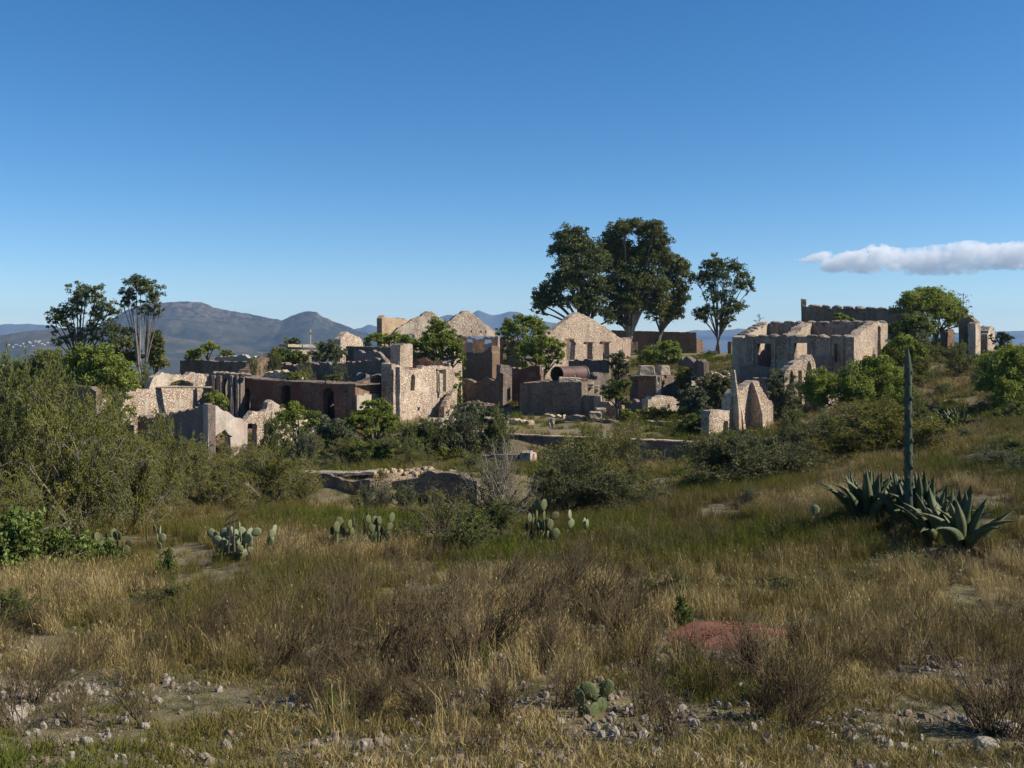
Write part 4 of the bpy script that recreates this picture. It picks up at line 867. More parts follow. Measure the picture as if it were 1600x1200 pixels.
# ------------------------------------------------------------------ shrubs grown from stems (unit size: width 2, height 1)
def grow(seed, n1, n2, n3, nl, leaf, arch=.3, spread=1., flat=.0, leaf_aspect=.4, out=1.0, twig=.006):
    r = np.random.default_rng(seed)
    az = np.arange(n1)/n1*2*PI+r.normal(size=n1)*.3; el = r.uniform(.05, 1., n1)**.8*PI/2
    tgt = np.stack([np.cos(az)*np.cos(el)*spread, np.sin(az)*np.cos(el)*spread, np.sin(el)*(.85-flat)+.1], 1)*r.uniform(.72, 1., (n1, 1))
    b0 = r.normal(size=(n1, 3))*.05; b0[:, 2] = -.05
    mid = tgt*np.array([.35, .35, .65])+r.normal(size=(n1, 3))*.07
    B1 = np.stack([b0, mid, tgt], 1)
    i2 = np.repeat(np.arange(n1), n2); t2 = r.uniform(.25, 1, len(i2)); p2 = bez(B1[i2], t2)
    d2 = unit(unit(tgt[i2]-np.array([0, 0, .2]))*.7*out+r.normal(size=(len(i2), 3))*.6+np.array([0, 0, .25])); l2 = r.uniform(.2, .42, (len(i2), 1))
    e2 = p2+d2*l2; e2[:, 2] -= arch*l2[:, 0]*.5; B2 = np.stack([p2, p2+d2*l2*.5+np.array([0, 0, .05]), e2], 1)
    i3 = np.repeat(np.arange(len(B2)), n3); t3 = r.uniform(.2, 1, len(i3)); p3 = bez(B2[i3], t3)
    d3 = unit(d2[i3]*.6+r.normal(size=(len(i3), 3))*.6); l3 = r.uniform(.08, .2, (len(i3), 1)); e3 = p3+d3*l3; e3[:, 2] -= arch*l3[:, 0]*.6
    B3 = np.stack([p3, p3+d3*l3*.5+np.array([0, 0, .02]), e3], 1)
    B = [B1, B2, B3]; V, Fq = merge([tubes(B1, np.full(len(B1), twig*3.2), np.full(len(B1), twig*1.3), 5, 4), tubes(B2, np.full(len(B2), twig*1.2), np.full(len(B2), twig*.5), 3, 3), tubes(B3, np.full(len(B3), twig*.5), np.full(len(B3), twig*.25), 2, 3)])
    if nl:
        i4 = np.repeat(np.arange(len(B3)), nl); t4 = r.uniform(.1, 1.05, len(i4)); p4 = bez(B3[i4], t4)+r.normal(size=(len(i4), 3))*.012
        ax = unit(d3[i4]*.6+r.normal(size=(len(i4), 3))*.7)
        LV, LF = leaves(p4, ax, leaf, leaf*leaf_aspect, r)
        vv = np.repeat(np.repeat(r.uniform(0, .55, len(B2)), n3), nl)+r.uniform(0, .4, len(i4)); LA = np.repeat(vv, 4)
        LV[:, 2] = np.maximum(LV[:, 2], 0)
    V[:, 2] = np.maximum(V[:, 2], -.06)
    return (V, Fq), ((LV, LF, LA) if nl else None)
SH = {}
def shrub_kind(key, n, leafm, twigm, **kw):
    SH[key] = []
    for i in range(n):
        s, l = grow(hash(key) % 1000 if False else sum(map(ord, key))+i*7, **kw)
        SH[key].append((mesh('stems', s[0], s[1], M[twigm]), mesh('foliage', l[0], l[1], M[leafm], False, {'v': l[2]}) if l else None))
shrub_kind('mesq', 3, 'mesq', 'palewood', n1=22, n2=9, n3=9, nl=13, leaf=.034, arch=.6, leaf_aspect=.32, twig=.0042)
shrub_kind('acac', 2, 'acac', 'twig', n1=22, n2=10, n3=8, nl=14, leaf=.034, arch=.1, leaf_aspect=.5, flat=.1, twig=.0045)
shrub_kind('yellow', 1, 'yellow', 'twig', n1=20, n2=9, n3=8, nl=12, leaf=.036, arch=.3, leaf_aspect=.5)
shrub_kind('bright', 2, 'bright', 'twig', n1=18, n2=8, n3=6, nl=8, leaf=.075, arch=.3, leaf_aspect=.75)
shrub_kind('olive', 2, 'shrub', 'twig', n1=18, n2=8, n3=7, nl=11, leaf=.045, arch=.3, leaf_aspect=.5)
shrub_kind('grey', 2, 'greyleaf', 'twig', n1=16, n2=8, n3=6, nl=9, leaf=.05, arch=.2, leaf_aspect=.5)
shrub_kind('bare', 3, None, 'palewood', n1=18, n2=8, n3=6, nl=0, leaf=0, arch=.05, out=1.2, twig=.006)
shrub_kind('sparse', 2, 'mesq', 'twig', n1=16, n2=8, n3=7, nl=4, leaf=.04, arch=.1, leaf_aspect=.4, out=1.1, twig=.0055)
def shrub(kind, px, D, ytop, hw, label, name='shrub', cat='shrub', group=None, dz=0):
    g = G(px, D); g.z += dz; H = max(.3, -(ytop-HZ)/F*D-g.z)*1.12; Wd = hw/F*D*1.22
    root = thing(name, label, cat, g, group, rnd.uniform(0, 6.28)); root.scale = (Wd, Wd, H)
    s, l = SH[kind][rnd.randrange(len(SH[kind]))]
    obj('stems', s, root)
    if l: obj('foliage', l, root)
    return root
SHR = [
 ('mesq', 60, 33, 612, 110, 'huge feathery mesquite bush filling the left edge'),
 ('mesq', 150, 36, 636, 90, 'huge feathery mesquite with arching pale twigs in front of the long pale wall'),
 ('mesq', 256, 40, 664, 46, 'yellow green rounded mesquite lobe below the dark side wall of the left house'),
 ('mesq', -20, 29, 640, 100, 'mesquite bush cut by the left edge, nearest of the left mass'),
 ('mesq', 120, 30, 660, 100, 'dense dark green mesquite low in the left mass'),
 ('mesq', 220, 33, 705, 68, 'spreading mesquite skirt above the left prickly pears'),
 ('mesq', 340, 42, 722, 62, 'low feathery bush under the left house arch'),
 ('mesq', 420, 43, 708, 70, 'low feathery bush behind the pale prickly pear'),
 ('mesq', 468, 44, 735, 36, 'low feathery bush left of the foundation wall'),
 ('bright', 35, 24, 812, 75, 'bright broad-leafed bush at the lower left edge'),
 ('bright', 90, 25, 835, 45, 'smaller bright broad-leafed bush right of the one on the left edge'),
 ('mesq', 10, 27, 760, 70, 'dark green bush behind the bright broad-leafed bush'),
 ('bare', 785, 36, 712, 62, 'bare grey branching bush in front of the low dark wall'),
 ('sparse', 770, 37, 735, 60, 'sparse twiggy bush beside the bare grey bush'),
 ('acac', 1155, 44, 683, 115, 'wide dark flat-topped acacia below the buttressed wall'),
 ('acac', 1230, 46, 700, 60, 'dark acacia lobe at the right end of the wide acacia'),
 ('mesq', 935, 40, 684, 90, 'feathery olive acacia in the middle, in front of the retaining wall'),
 ('acac', 890, 38, 718, 70, 'dark green bush at the left foot of the middle acacia'),
 ('sparse', 975, 41, 678, 45, 'open twiggy crown rising from the middle acacia'),
 ('acac', 960, 37, 745, 70, 'low dark bush under the middle acacia'),
 ('yellow', 1385, 48, 648, 105, 'yellow green bush behind the tall agave stalk'),
 ('yellow', 1320, 47, 685, 60, 'yellow tinged bush left of the tall agave stalk'),
 ('mesq', 1440, 50, 660, 45, 'olive bush right of the tall agave stalk'),
 ('acac', 1290, 56, 660, 60, 'dark bush in the shade under the large bright tree'),
 ('olive', 735, 27, 808, 60, 'green shrub in the middle of the dry grass'),
 ('sparse', 690, 29, 775, 70, 'reddish olive sparse shrub behind the green shrub'),
 ('olive', 780, 31, 790, 45, 'small olive shrub right of the green shrub'),
 ('grey', 575, 44, 762, 25, 'small grey leafed bush against the foundation wall, left one'),
 ('grey', 635, 44, 760, 28, 'small grey leafed bush against the foundation wall, middle one'),
 ('grey', 1170, 34, 765, 16, 'small pale bush at the foot of the wide acacia'),
 ('grey', 1550, 38, 705, 45, 'pale spiny bush at the right edge, in front of the hill slope'),
 ('grey', 1595, 36, 712, 30, 'pale spiny bush cut by the right edge'),
 ('olive', 1580, 42, 690, 50, 'dark leafy bush behind the pale spiny bushes'),
 ('olive', 260, 19, 965, 55, 'dark olive bush with deep shade beneath it in the left foreground'),
 ('olive', 1050, 19, 900, 40, 'dark leafy shrub above the red gravel patch'),
 ('olive', 1240, 19.5, 905, 50, 'dry olive shrub right of the red gravel patch'),
 ('sparse', 1330, 20, 895, 70, 'dry reddish shrub below the agaves'),
 ('olive', 1420, 21, 905, 60, 'olive green shrub in the grass below the agaves'),
 ('olive', 20, 17, 930, 50, 'olive bush at the left edge of the foreground'),
 ('mesq', 1445, 84, 560, 25, 'small bush on the upper slope below the hilltop shrubs'),
 ('olive', 1330, 30, 805, 22, 'dead brown shrub tuft left of the nearest agave'),
 ('olive', 180, 66, 640, 40, 'scrubby bush over the left end of the long pale wall'),
 ('mesq', 380, 60, 700, 45, 'bush at the right foot of the left lean-to house'),
 ('yellow', 1100, 62, 690, 35, 'yellow green bush at the foot of the small doorway block'),
 ('olive', 428, 90, 570, 22, 'leafy bush rising over the roof slab of the dark house, left one'),
 ('mesq', 475, 89, 577, 24, 'olive bush rising over the roof slab of the dark house, middle one'),
 ('grey', 528, 88, 576, 20, 'pale bush rising over the roof slab of the dark house, right one'),
 ('olive', 398, 89, 577, 15, 'small bush over the left end of the roof slab of the dark house'),
 ('olive', 430, 62, 668, 35, 'bush filling the gap between the lean-to house and the small bright tree'),
 ('grey', 480, 60, 678, 30, 'grey green bush at the foot of the small bright tree'),
 ('mesq', 540, 58, 690, 40, 'olive bush below the grey thicket, above the slab-topped wall'),
 ('olive', 630, 62, 672, 40, 'dark leafy bush below the stone block ruin'),
 ('acac', 600, 60, 690, 45, 'deep green bush in front of the bright bushy tree'),
 ('olive', 670, 64, 668, 42, 'dense shrub on the bank below the terrace, left part'),
 ('grey', 720, 65, 650, 42, 'dense grey shrub on the bank below the terrace, middle part'),
 ('olive', 780, 66, 655, 30, 'dense shrub at the left end of the visible retaining wall'),
 ('mesq', 650, 56, 706, 45, 'low olive bush on the bank above the foundation wall'),
 ('mesq', 740, 54, 712, 40, 'low yellowish bush behind the foundation wall'),
 ('grey', 600, 45.5, 765, 22, 'small grey plant growing against the foundation wall, rightmost small one'),
 ('mesq', 300, 52, 700, 60, 'wide olive bush at the foot of the dark side wall'),
 ('mesq', 1290, 62, 650, 45, 'green bush under the large bright tree, left side'),
 ('olive', 1240, 66, 650, 40, 'olive bush right of the buttressed wall'),
 ('mesq', 1350, 64, 630, 60, 'leafy bush filling in under the large bright tree'),
 ('olive', 1430, 66, 620, 40, 'olive bush at the right side of the large bright tree'),
 ('olive', 15, 60, 590, 60, 'dark bush behind the left edge mesquite'),
 ('olive', 90, 62, 600, 55, 'dark bush between the mesquite and the rounded pepper tree'),
 ('olive', 230, 90, 590, 35, 'olive scrub behind the long pale wall'),
 ('olive', 1500, 88, 545, 30, 'low scrub on the hill below the column block'),
 ('olive', 1440, 96, 528, 30, 'low green scrub under the hilltop shrub'),
]
for k, px, D, yt, hw, lb in SHR:
    shrub(k, px, D, yt, hw, lb, 'bush' if k != 'bare' else 'bare_bush', 'bush')
# scattered small scrub on the right hill
SLI = []
for i in range(75):
    px = rnd.uniform(1430, 1640) if i < 45 else rnd.uniform(1640, 2050); D = rnd.uniform(45, 100); g = G(px, D); y = HZ-g.z/D*F
    hw = rnd.uniform(8, 24)
    shrub(rnd.choice(['olive', 'mesq', 'acac', 'grey']), px, D, y-hw*rnd.uniform(.5, .9), hw, 'small scrub tuft', 'scrub_bush', 'bush', 'scrub tufts on the right slope')
    SLI.append((C.objects[-1].parent, px, D)) if px < 1640 else tag(C.objects[-1].parent, 'scrub tuft on the right slope beyond the right edge of the photo')
relabel(SLI, 'small scrub tuft', [(65, 'on the lower part'), (82, 'on the middle part'), (999, 'on the upper part')], 'of the right slope')
PLI = []
for i in range(24):
    px = rnd.choice([rnd.uniform(-40, 600), rnd.uniform(970, 1250)]); D = rnd.uniform(122, 168); g = G(px, D); y = HZ-g.z/D*F; hw = rnd.uniform(5, 11)
    shrub(rnd.choice(['olive', 'mesq', 'acac']), px, D, y-hw*rnd.uniform(.5, .9), hw, 'low scrub bush', 'scrub_bush', 'bush', 'scrub on the plateau behind the ruins')
    PLI.append((C.objects[-1].parent, px, D if px < 700 else D+1000))

relabel(PLI, 'low scrub bush', [(145, 'of those nearer behind the left ruins'), (999, 'of those farther behind the left ruins'), (9999, 'behind the right ruins')], '')
for px, D, yt, hw, lb in ((600, 11.4, 1068, 7, 'slender bright green weed in the middle foreground brush'), (516, 10.2, 1108, 9, 'slender bright green weed at lower left of the foreground brush'), (755, 12.5, 1040, 10, 'small green sprout in the foreground brush, right one'), (1065, 16.5, 940, 16, 'green leafy weed beside the red gravel patch'), (170, 24, 850, 22, 'yellow green weed below the shaded prickly pears'), (262, 22, 868, 16, 'grass green tuft in the dry grass below the shaded prickly pears')):
    shrub('bright', px, D, yt, hw, lb, 'green_weed', 'weed')
# bare dry brush in the foreground: individually standing ones
SH['brush'] = []
def brush_mesh(seed, n=46, hgt=1., mat='twig', spread=.32, lean=(0, 0)):
    r = np.random.default_rng(seed); spread = spread*r.uniform(.7, 1.9); lean = r.normal(size=2)*.22
    az = r.uniform(0, 2*PI, n); tilt = np.abs(r.normal(size=n))*spread+.05; L = r.uniform(.3, 1., n)
    b0 = np.stack([r.normal(size=n)*.07, r.normal(size=n)*.07, np.full(n, -.03)], 1)
    e = b0+np.stack([np.cos(az)*np.sin(tilt)*L, np.sin(az)*np.sin(tilt)*L, np.cos(tilt)*L], 1); e[:, :2] += lean*L[:, None]
    m = (b0+e)/2+r.normal(size=(n, 3))*.06; m[:, 2] += .03; B1 = np.stack([b0, m, e], 1)
    i2 = np.repeat(np.arange(n), 6); t2 = r.uniform(.3, 1, len(i2)); p2 = bez(B1[i2], t2); d2 = unit(unit(e-b0)[i2]+r.normal(size=(len(i2), 3))*.42)
    l2 = r.uniform(.07, .26, (len(i2), 1)); B2 = np.stack([p2, p2+d2*l2*.5, p2+d2*l2+np.array([0, 0, .02])], 1)
    return merge([tubes(B1, np.full(n, .006), np.full(n, .003), 3, 3), tubes(B2, np.full(len(B2), .0035), np.full(len(B2), .002), 2, 3)])
M['drytwig'] = plain('dry_brown_twig', (.075, .054, .028), (.15, .112, .064), 3)
BM = [mesh('stems', *brush_mesh(60+i, 28+i*6), M['drytwig']) for i in range(7)]
FB = [(640, 12.5, 1.0), (700, 13, 1.1), (560, 12, .85), (480, 12.5, .8), (760, 14, 1.15), (820, 15.5, 1.25), (700, 16, 1.2), (620, 15.5, 1.1), (900, 11, .7), (1010, 10.5, .7), (1190, 10.5, .8), (1240, 9.6, .75), (780, 10.3, .7),
      (1540, 9.6, .85), (1590, 9.4, .9), (960, 15, 1.2), (930, 17, 1.3), (520, 15.5, 1.0), (440, 13.5, .8), (850, 12.6, .8), (1080, 13, .75), (1120, 11.5, .6), (120, 10.4, .6), (60, 11.5, .8), (20, 9.8, .9), (330, 16, .8), (590, 10.6, .6), (680, 10.2, .7), (1000, 18, 1.2), (1050, 9.2, .7), (760, 9, .5), (590, 13.2, 1.2), (660, 14, 1.2), (730, 12.2, 1.), (520, 13.4, 1.), (620, 11.3, .8), (870, 14, 1.1), (880, 19, 1.3), (780, 19, 1.2), (560, 18, 1.1), (1180, 12.2, .9), (1230, 11, .9), (1590, 11, .9), (1000, 13.4, .8), (480, 11.2, .6)]
FBI = []
for i, (px, D, H) in enumerate(FB):
    g = G(px, D); o = obj('dry_brush', BM[i % 7], None, g); s = H*.95; o.scale = (s*1.1, s*1.1, s); o.rotation_euler = (0, 0, rnd.uniform(0, 6.28))
    tag(o, 'bare twig brush', 'dry bush', 'bare twig brushes in the foreground'); FBI.append((o, px, D))

relabel(FBI, 'bare brown twig brush', [(10.9, 'in the nearest row'), (13.2, 'in the second row'), (99, 'in the farthest row')], 'of the foreground')

# ------------------------------------------------------------------ agaves
def agave_leaf(L, w, bend, seed):
    n = 12; V = []; Fc = []
    for i in range(n+1):
        t = i/n; wd = w*(.55+.62*math.sin(min(t*1.35, 1)*PI*.62))*(1-t**2.6)+.003; ang = bend*t*t
        y = L*(t-ang*.12); z = -L*ang*t*.5; th = .07*(1-t)**.8*w/.22+.006; cup = wd*.42*(1-.3*t)
        cx = .02*math.sin(t*5+seed)*L
        V += [(-wd/2+cx, y, z+cup), (-wd/4+cx, y, z+cup*.2), (cx, y, z), (wd/4+cx, y, z+cup*.2), (wd/2+cx, y, z+cup), (wd/4+cx, y, z-th), (cx, y, z-th*1.5), (-wd/4+cx, y, z-th)]
    for i in range(n):
        for k in range(8): a = i*8+k; b = i*8+(k+1) % 8; Fc.append((a, b, b+8, a+8))
    return mesh('leaf', V, Fc, M['agave'], True)
ALD = agave_leaf(1., .13, 1.3, 5); ALD.materials.clear(); ALD.materials.append(M['dryleaf'])
AL = [agave_leaf(1., .19, .1, 0), agave_leaf(1., .17, .5, 1), agave_leaf(1., .2, -.3, 2), agave_leaf(1., .18, .8, 3)]
def agave(px, D, H, n, label, lean=0, name='agave'):
    g = G(px, D); root = thing(name, label, 'agave', g)
    for i in range(n):
        t = (i+.5)/n; az = i*2.39996+rnd.uniform(-.15, .15); el = math.radians(40+47*t**.8+rnd.uniform(-7, 7)); L = H*(1.08-.18*t)*rnd.uniform(.88, 1.08)
        o = obj('leaf', AL[rnd.randrange(4)], root); o.rotation_euler = (el, rnd.uniform(-.1, .1), az)
        o.location = (-math.sin(az)*.14*(1-t), math.cos(az)*.14*(1-t), .03+.12*t); o.scale = (L*rnd.uniform(.9, 1.15), L, L)
    for i in range(7):
        o = obj('dry_leaf', ALD, root); az = rnd.uniform(0, 6.28); o.rotation_euler = (math.radians(rnd.uniform(2, 24)), rnd.uniform(-.4, .4), az); L = H*rnd.uniform(.5, .8); o.scale = (L, L, L); o.location = (0, 0, .08)
    return root
agave(1352, 26.5, 1.42, 34, 'broad dark agave rosette, leftmost of the big agaves')
agave(1432, 25.5, 1.5, 26, 'agave rosette at the foot of the tall flower stalk')
agave(1400, 28, 1.25, 22, 'agave rosette half hidden between the left rosette and the stalk')
agave(1462, 24, 1.25, 15, 'leaning agave between the stalk and the nearest rosette')
agave(1503, 22.3, 1.3, 22, 'nearest agave rosette at right, in the dry grass')
agave(1493, 57, 1.35, 30, 'small dark agave rosette alone on the slope at right')
agave(325, 44, .5, 0, 'x') if False else None
def stalk():
    D = 25.2; g = G(1420, D); zt = -(543-HZ)/F*D; root = thing('agave_stalk', 'tall dark green agave flower stalk with scaly bracts, pointed top', 'agave stalk', g)
    Hh = zt-g.z; V = []; Fc = []; ns = 14; nl = 30
    for j in range(nl+1):
        t = j/nl; r = (.108*(1-.25*t))*(1 if t < .9 else max(.05, 1-((t-.9)/.1)**1.6*.95))
        for k in range(ns):
            a = 2*PI*k/ns; rr_ = r*(1+.04*math.sin(k*3+j)); V.append((math.cos(a)*rr_-.02*t, math.sin(a)*rr_, Hh*t))
    for j in range(nl):
        for k in range(ns): a = j*ns+k; b = j*ns+(k+1) % ns; Fc.append((a, b, b+ns, a+ns))
    obj('shaft', mesh('shaft', V, Fc, M['stalkg'], True), root)
    bv = [(-.05, 0, 0), (.05, 0, 0), (.035, -.025, .1), (0, -.02, .19), (-.035, -.025, .1), (0, -.05, .06)]
    bme = mesh('bract', bv, [(0, 1, 5), (1, 2, 5), (2, 3, 5), (3, 4, 5), (4, 0, 5), (0, 4, 3, 2, 1)], M['stalkg'])
    for i in range(44):
        t = .18+.76*i/44; a = i*2.4; r = .104*(1-.25*t)
        o = obj('bract', bme, root); o.location = (math.cos(a)*r-.02*t, math.sin(a)*r, Hh*t); o.rotation_euler = (0, 0, a+PI/2); s = 1.15-.4*t; o.scale = (s, s, s)
stalk()
def quiote(px, D, ytop, label, sc=1.):
    g = G(px, D); zt = -(ytop-HZ)/F*D; root = thing('agave_stalk', label, 'agave stalk', g); Hh = zt-g.z
    B = [[(0, 0, -.2), (0, 0, Hh/2), (0, 0, Hh)]]; r0 = [.07]; r1 = [.03]; V2 = []
    for i in range(12):
        t = .55+.42*i/12; a = i*2.4; l = (.9-.6*(t-.55)/.45)*sc
        p = np.array([0, 0, Hh*t]); e = p+np.array([math.cos(a)*l, math.sin(a)*l, .25]); B.append([p, (p+e)/2-np.array([0, 0, .1]), e]); r0.append(.03); r1.append(.02); V2.append(e)
    V, Fq = tubes(np.array(B, float), r0, r1, 3, 4); obj('stem', mesh('stem', V, Fq, M['bark']), root)
    pts = np.repeat(np.array(V2), 14, 0)+rng.normal(size=(168, 3))*np.array([.17, .17, .07])*sc; LV, LF = leaves(pts, rng.normal(size=pts.shape), .16*sc, .1*sc)
    obj('seed_clusters', mesh('seed_clusters', LV, LF, M['core']), root)
quiote(1505, 106, 458, 'thin branching dead agave stalk against the sky on the hilltop')
quiote(1186, 97, 490, 'tiny branching agave stalk behind the left end of the big roofless building', .7)

# ------------------------------------------------------------------ prickly pears
def pad_mesh(seed, mat):
    r = random.Random(seed); V = []; Fc = []; nu, nv = 12, 6
    for j in range(nv+1):
        ph = PI*j/nv
        for k in range(nu):
            a = 2*PI*k/nu; x = math.sin(ph)*math.cos(a); z = math.sin(ph)*math.sin(a); y = math.cos(ph)
            taper = 1-.3*max(0, -z); V.append((x*.5*taper, y*.075+.03*x*x, z*.62+.6))
    for j in range(nv):
        for k in range(nu): a = j*nu+k; b = j*nu+(k+1) % nu; Fc.append((a, b, b+nu, a+nu))
    return mesh('pad', V, Fc, mat, True)
PM = {'pad': [pad_mesh(i, M['pad']) for i in range(2)], 'padpale': [pad_mesh(i+5, M['padpale']) for i in range(2)]}
def opuntia(px, D, hw, hh, n, label, mat='pad', pad=.24, face=0., spread=.5, spines=False):
    g = G(px, D); root = thing('prickly_pear', label, 'cactus', g); Wd = hw/F*D; Hh = hh/F*D
    from mathutils import Matrix
    pads = []
    nb = max(2, n//6)
    for i in range(nb):
        x = (-1+2*(i+.5)/nb)*Wd*.75+rnd.uniform(-.05, .05); pads.append((Vector((x, rnd.uniform(-.3, .3)*Wd*.6, -.05)), rnd.uniform(-.35, .35), rnd.uniform(-.7, .7)+face, pad*rnd.uniform(1, 1.2), 0))
    q = list(pads); k = 0
    while len(pads) < n and k < 4000:
        k += 1; b = rnd.choice(pads); L = b[3]*1.2
        tip = b[0]+Vector((math.sin(b[1])*L*math.cos(b[2]), math.sin(b[1])*L*math.sin(b[2]), math.cos(b[1])*L))
        if tip.z > Hh*(1-.35*(abs(tip.x)/max(Wd, .01))**2) or abs(tip.x) > Wd: continue
        s = pad*rnd.uniform(.8, 1.1); lean = b[1]+rnd.uniform(-.75, .75)
        if abs(lean) > 1.2: continue
        nt_ = tip+Vector((rnd.uniform(-.3, .3)*s, rnd.uniform(-.1, .1)*s, -.07*s))
        if sum((nt_-w[0]).length < s*.4 for w in pads) > 0: continue
        pads.append((nt_, lean, b[2]+rnd.uniform(-.9, .9), s, 1))
    for (p_, lean, az, s, _) in pads:
        o = obj('pad', PM[mat][rnd.randrange(2)], root); o.location = p_; o.rotation_euler = (0, lean, az); o.scale = (s, s*1.1, s)
        if spines:
            r = np.random.default_rng(int(s*9999)); m_ = 90; a = r.uniform(0, 2*PI, m_); q = np.sqrt(r.uniform(0, 1, m_)); sg = r.choice([-1, 1], m_)
            b = np.stack([np.cos(a)*q*.46, sg*.075*np.sqrt(1-q*q*.9), np.sin(a)*q*.58+.6], 1); d = unit(np.stack([np.cos(a)*q, sg*.8, np.sin(a)*q], 1)+r.normal(size=(m_, 3))*.5)
            LV, LF = leaves(b+d*.1, d, .26, .014, r); obj('spines', mesh('spines', LV, LF, M['spine']), o)['kind'] = 'stuff'
    return root
opuntia(375, 25.5, 58, 52, 64, 'pale wide prickly pear behind the dark dead stem at left', 'padpale', .21, .5)
opuntia(165, 26, 45, 42, 40, 'prickly pear clump in the shade of the left bushes, pads edged with light', 'pad', .2)
opuntia(240, 28, 18, 30, 9, 'small prickly pear between the two larger left clumps', 'padpale', .22)
opuntia(575, 27, 50, 55, 40, 'dark prickly pear clump in the dry grass left of the green shrub', 'pad', .24, .9)
opuntia(850, 27.5, 28, 62, 30, 'tall prickly pear right of the bare bush', 'pad', .25, 1.0)
opuntia(900, 28.5, 30, 36, 9, 'low prickly pear with one round pad held out to the right', 'padpale', .28)
opuntia(497, 31, 9, 14, 4, 'tiny prickly pear left of the foundation wall', 'padpale', .2)
opuntia(510, 58, 12, 22, 8, 'small pale prickly pear below the grey thicket', 'padpale', .32)
opuntia(1280, 27.5, 16, 24, 7, 'small prickly pear at the left foot of the agaves', 'padpale', .24)
opuntia(1460, 60, 25, 20, 14, 'pale prickly pear scrub on the slope behind the stalk', 'padpale', .3)
opuntia(940, 10.6, 24, 42, 4, 'spiny prickly pear with dark pads in the near foreground', 'pad', .17, .3, spines=True)
opuntia(915, 10.4, 12, 45, 3, 'yellow spined prickly pear pads beside the dark foreground pads', 'pad', .15, .2, spines=True)
# dead dark stem
ds = thing('dead_stem', 'dark forked dead stem standing in front of the pale prickly pear', 'dead stem', G(363, 23.5)); g_ = G(363, 23.5)
for k_, (a_, b_) in enumerate((((357, 858), (360, 812)), ((366, 856), (365, 808)), ((350, 815), (372, 812)), ((353, 806), (370, 800)))):
    stick(P(a_[0], a_[1]+6, 23.5), P(b_[0], b_[1], 23.5), .03 if k_ < 2 else .018, 'stem', 'bark', ds, 5, .016)

# ------------------------------------------------------------------ stones
RK = [rock_mesh('rock', 90+i, M['rock' if i % 2 else 'rockpink'], 2) for i in range(6)]
BR = [(570, 9.0, .17, 'knobbly pale rock half cut by the bottom edge of the photo'), (20, 10.4, .3, 'flat white rock at the lower left edge'), (135, 9.3, .12, 'small white stone below the left gravel'),
      (1205, 14.9, .2, 'white flat stone at the edge of the red gravel patch'), (1570, 9.6, .28, 'flat grey rock at the lower right edge'), (1540, 9.0, .22, 'pale rock beside the flat grey rock at lower right'), (1510, 9.9, .16, 'white stone above the pale rocks at lower right'),
      (1580, 15.2, .17, 'round white stone at the right edge above the gravel'), (330, 10.6, .17, 'cream rock with a dark side in the left gravel'), (205, 11.7, .14, 'white stone in the middle of the left gravel'), (225, 10.2, .12, 'small white stone in the lower left gravel')]
for px, D, s, lb in BR:
    g = G(px, D); g.z += s*.18; o = obj('rock', RK[rnd.randrange(6)], None, g); o.scale = (s*rnd.uniform(1, 1.4), s, s*rnd.uniform(.55, .9)); o.rotation_euler = (rnd.uniform(-.2, .2), rnd.uniform(-.2, .2), rnd.uniform(0, 6)); tag(o, lb, 'rock')
for i in range(14):
    px = 1282+i*8.6; g = G(px, 9.9+rnd.uniform(-.15, .2)-.02*i); s = rnd.uniform(.07, .14); g.z += s*.2; o = obj('rock', RK[1+2*(i % 3)], None, g); o.scale = (s*1.5, s, s*.7); o.rotation_euler = (0, 0, rnd.uniform(0, 6)); tag(o, ('leftmost' if i == 0 else 'rightmost' if i == 13 else ORD[i]+' from the left' if i < 7 else ORD[13-i]+' from the right')+' white stone in the bright row of stones at lower right', 'rock', 'row of white stones at lower right')

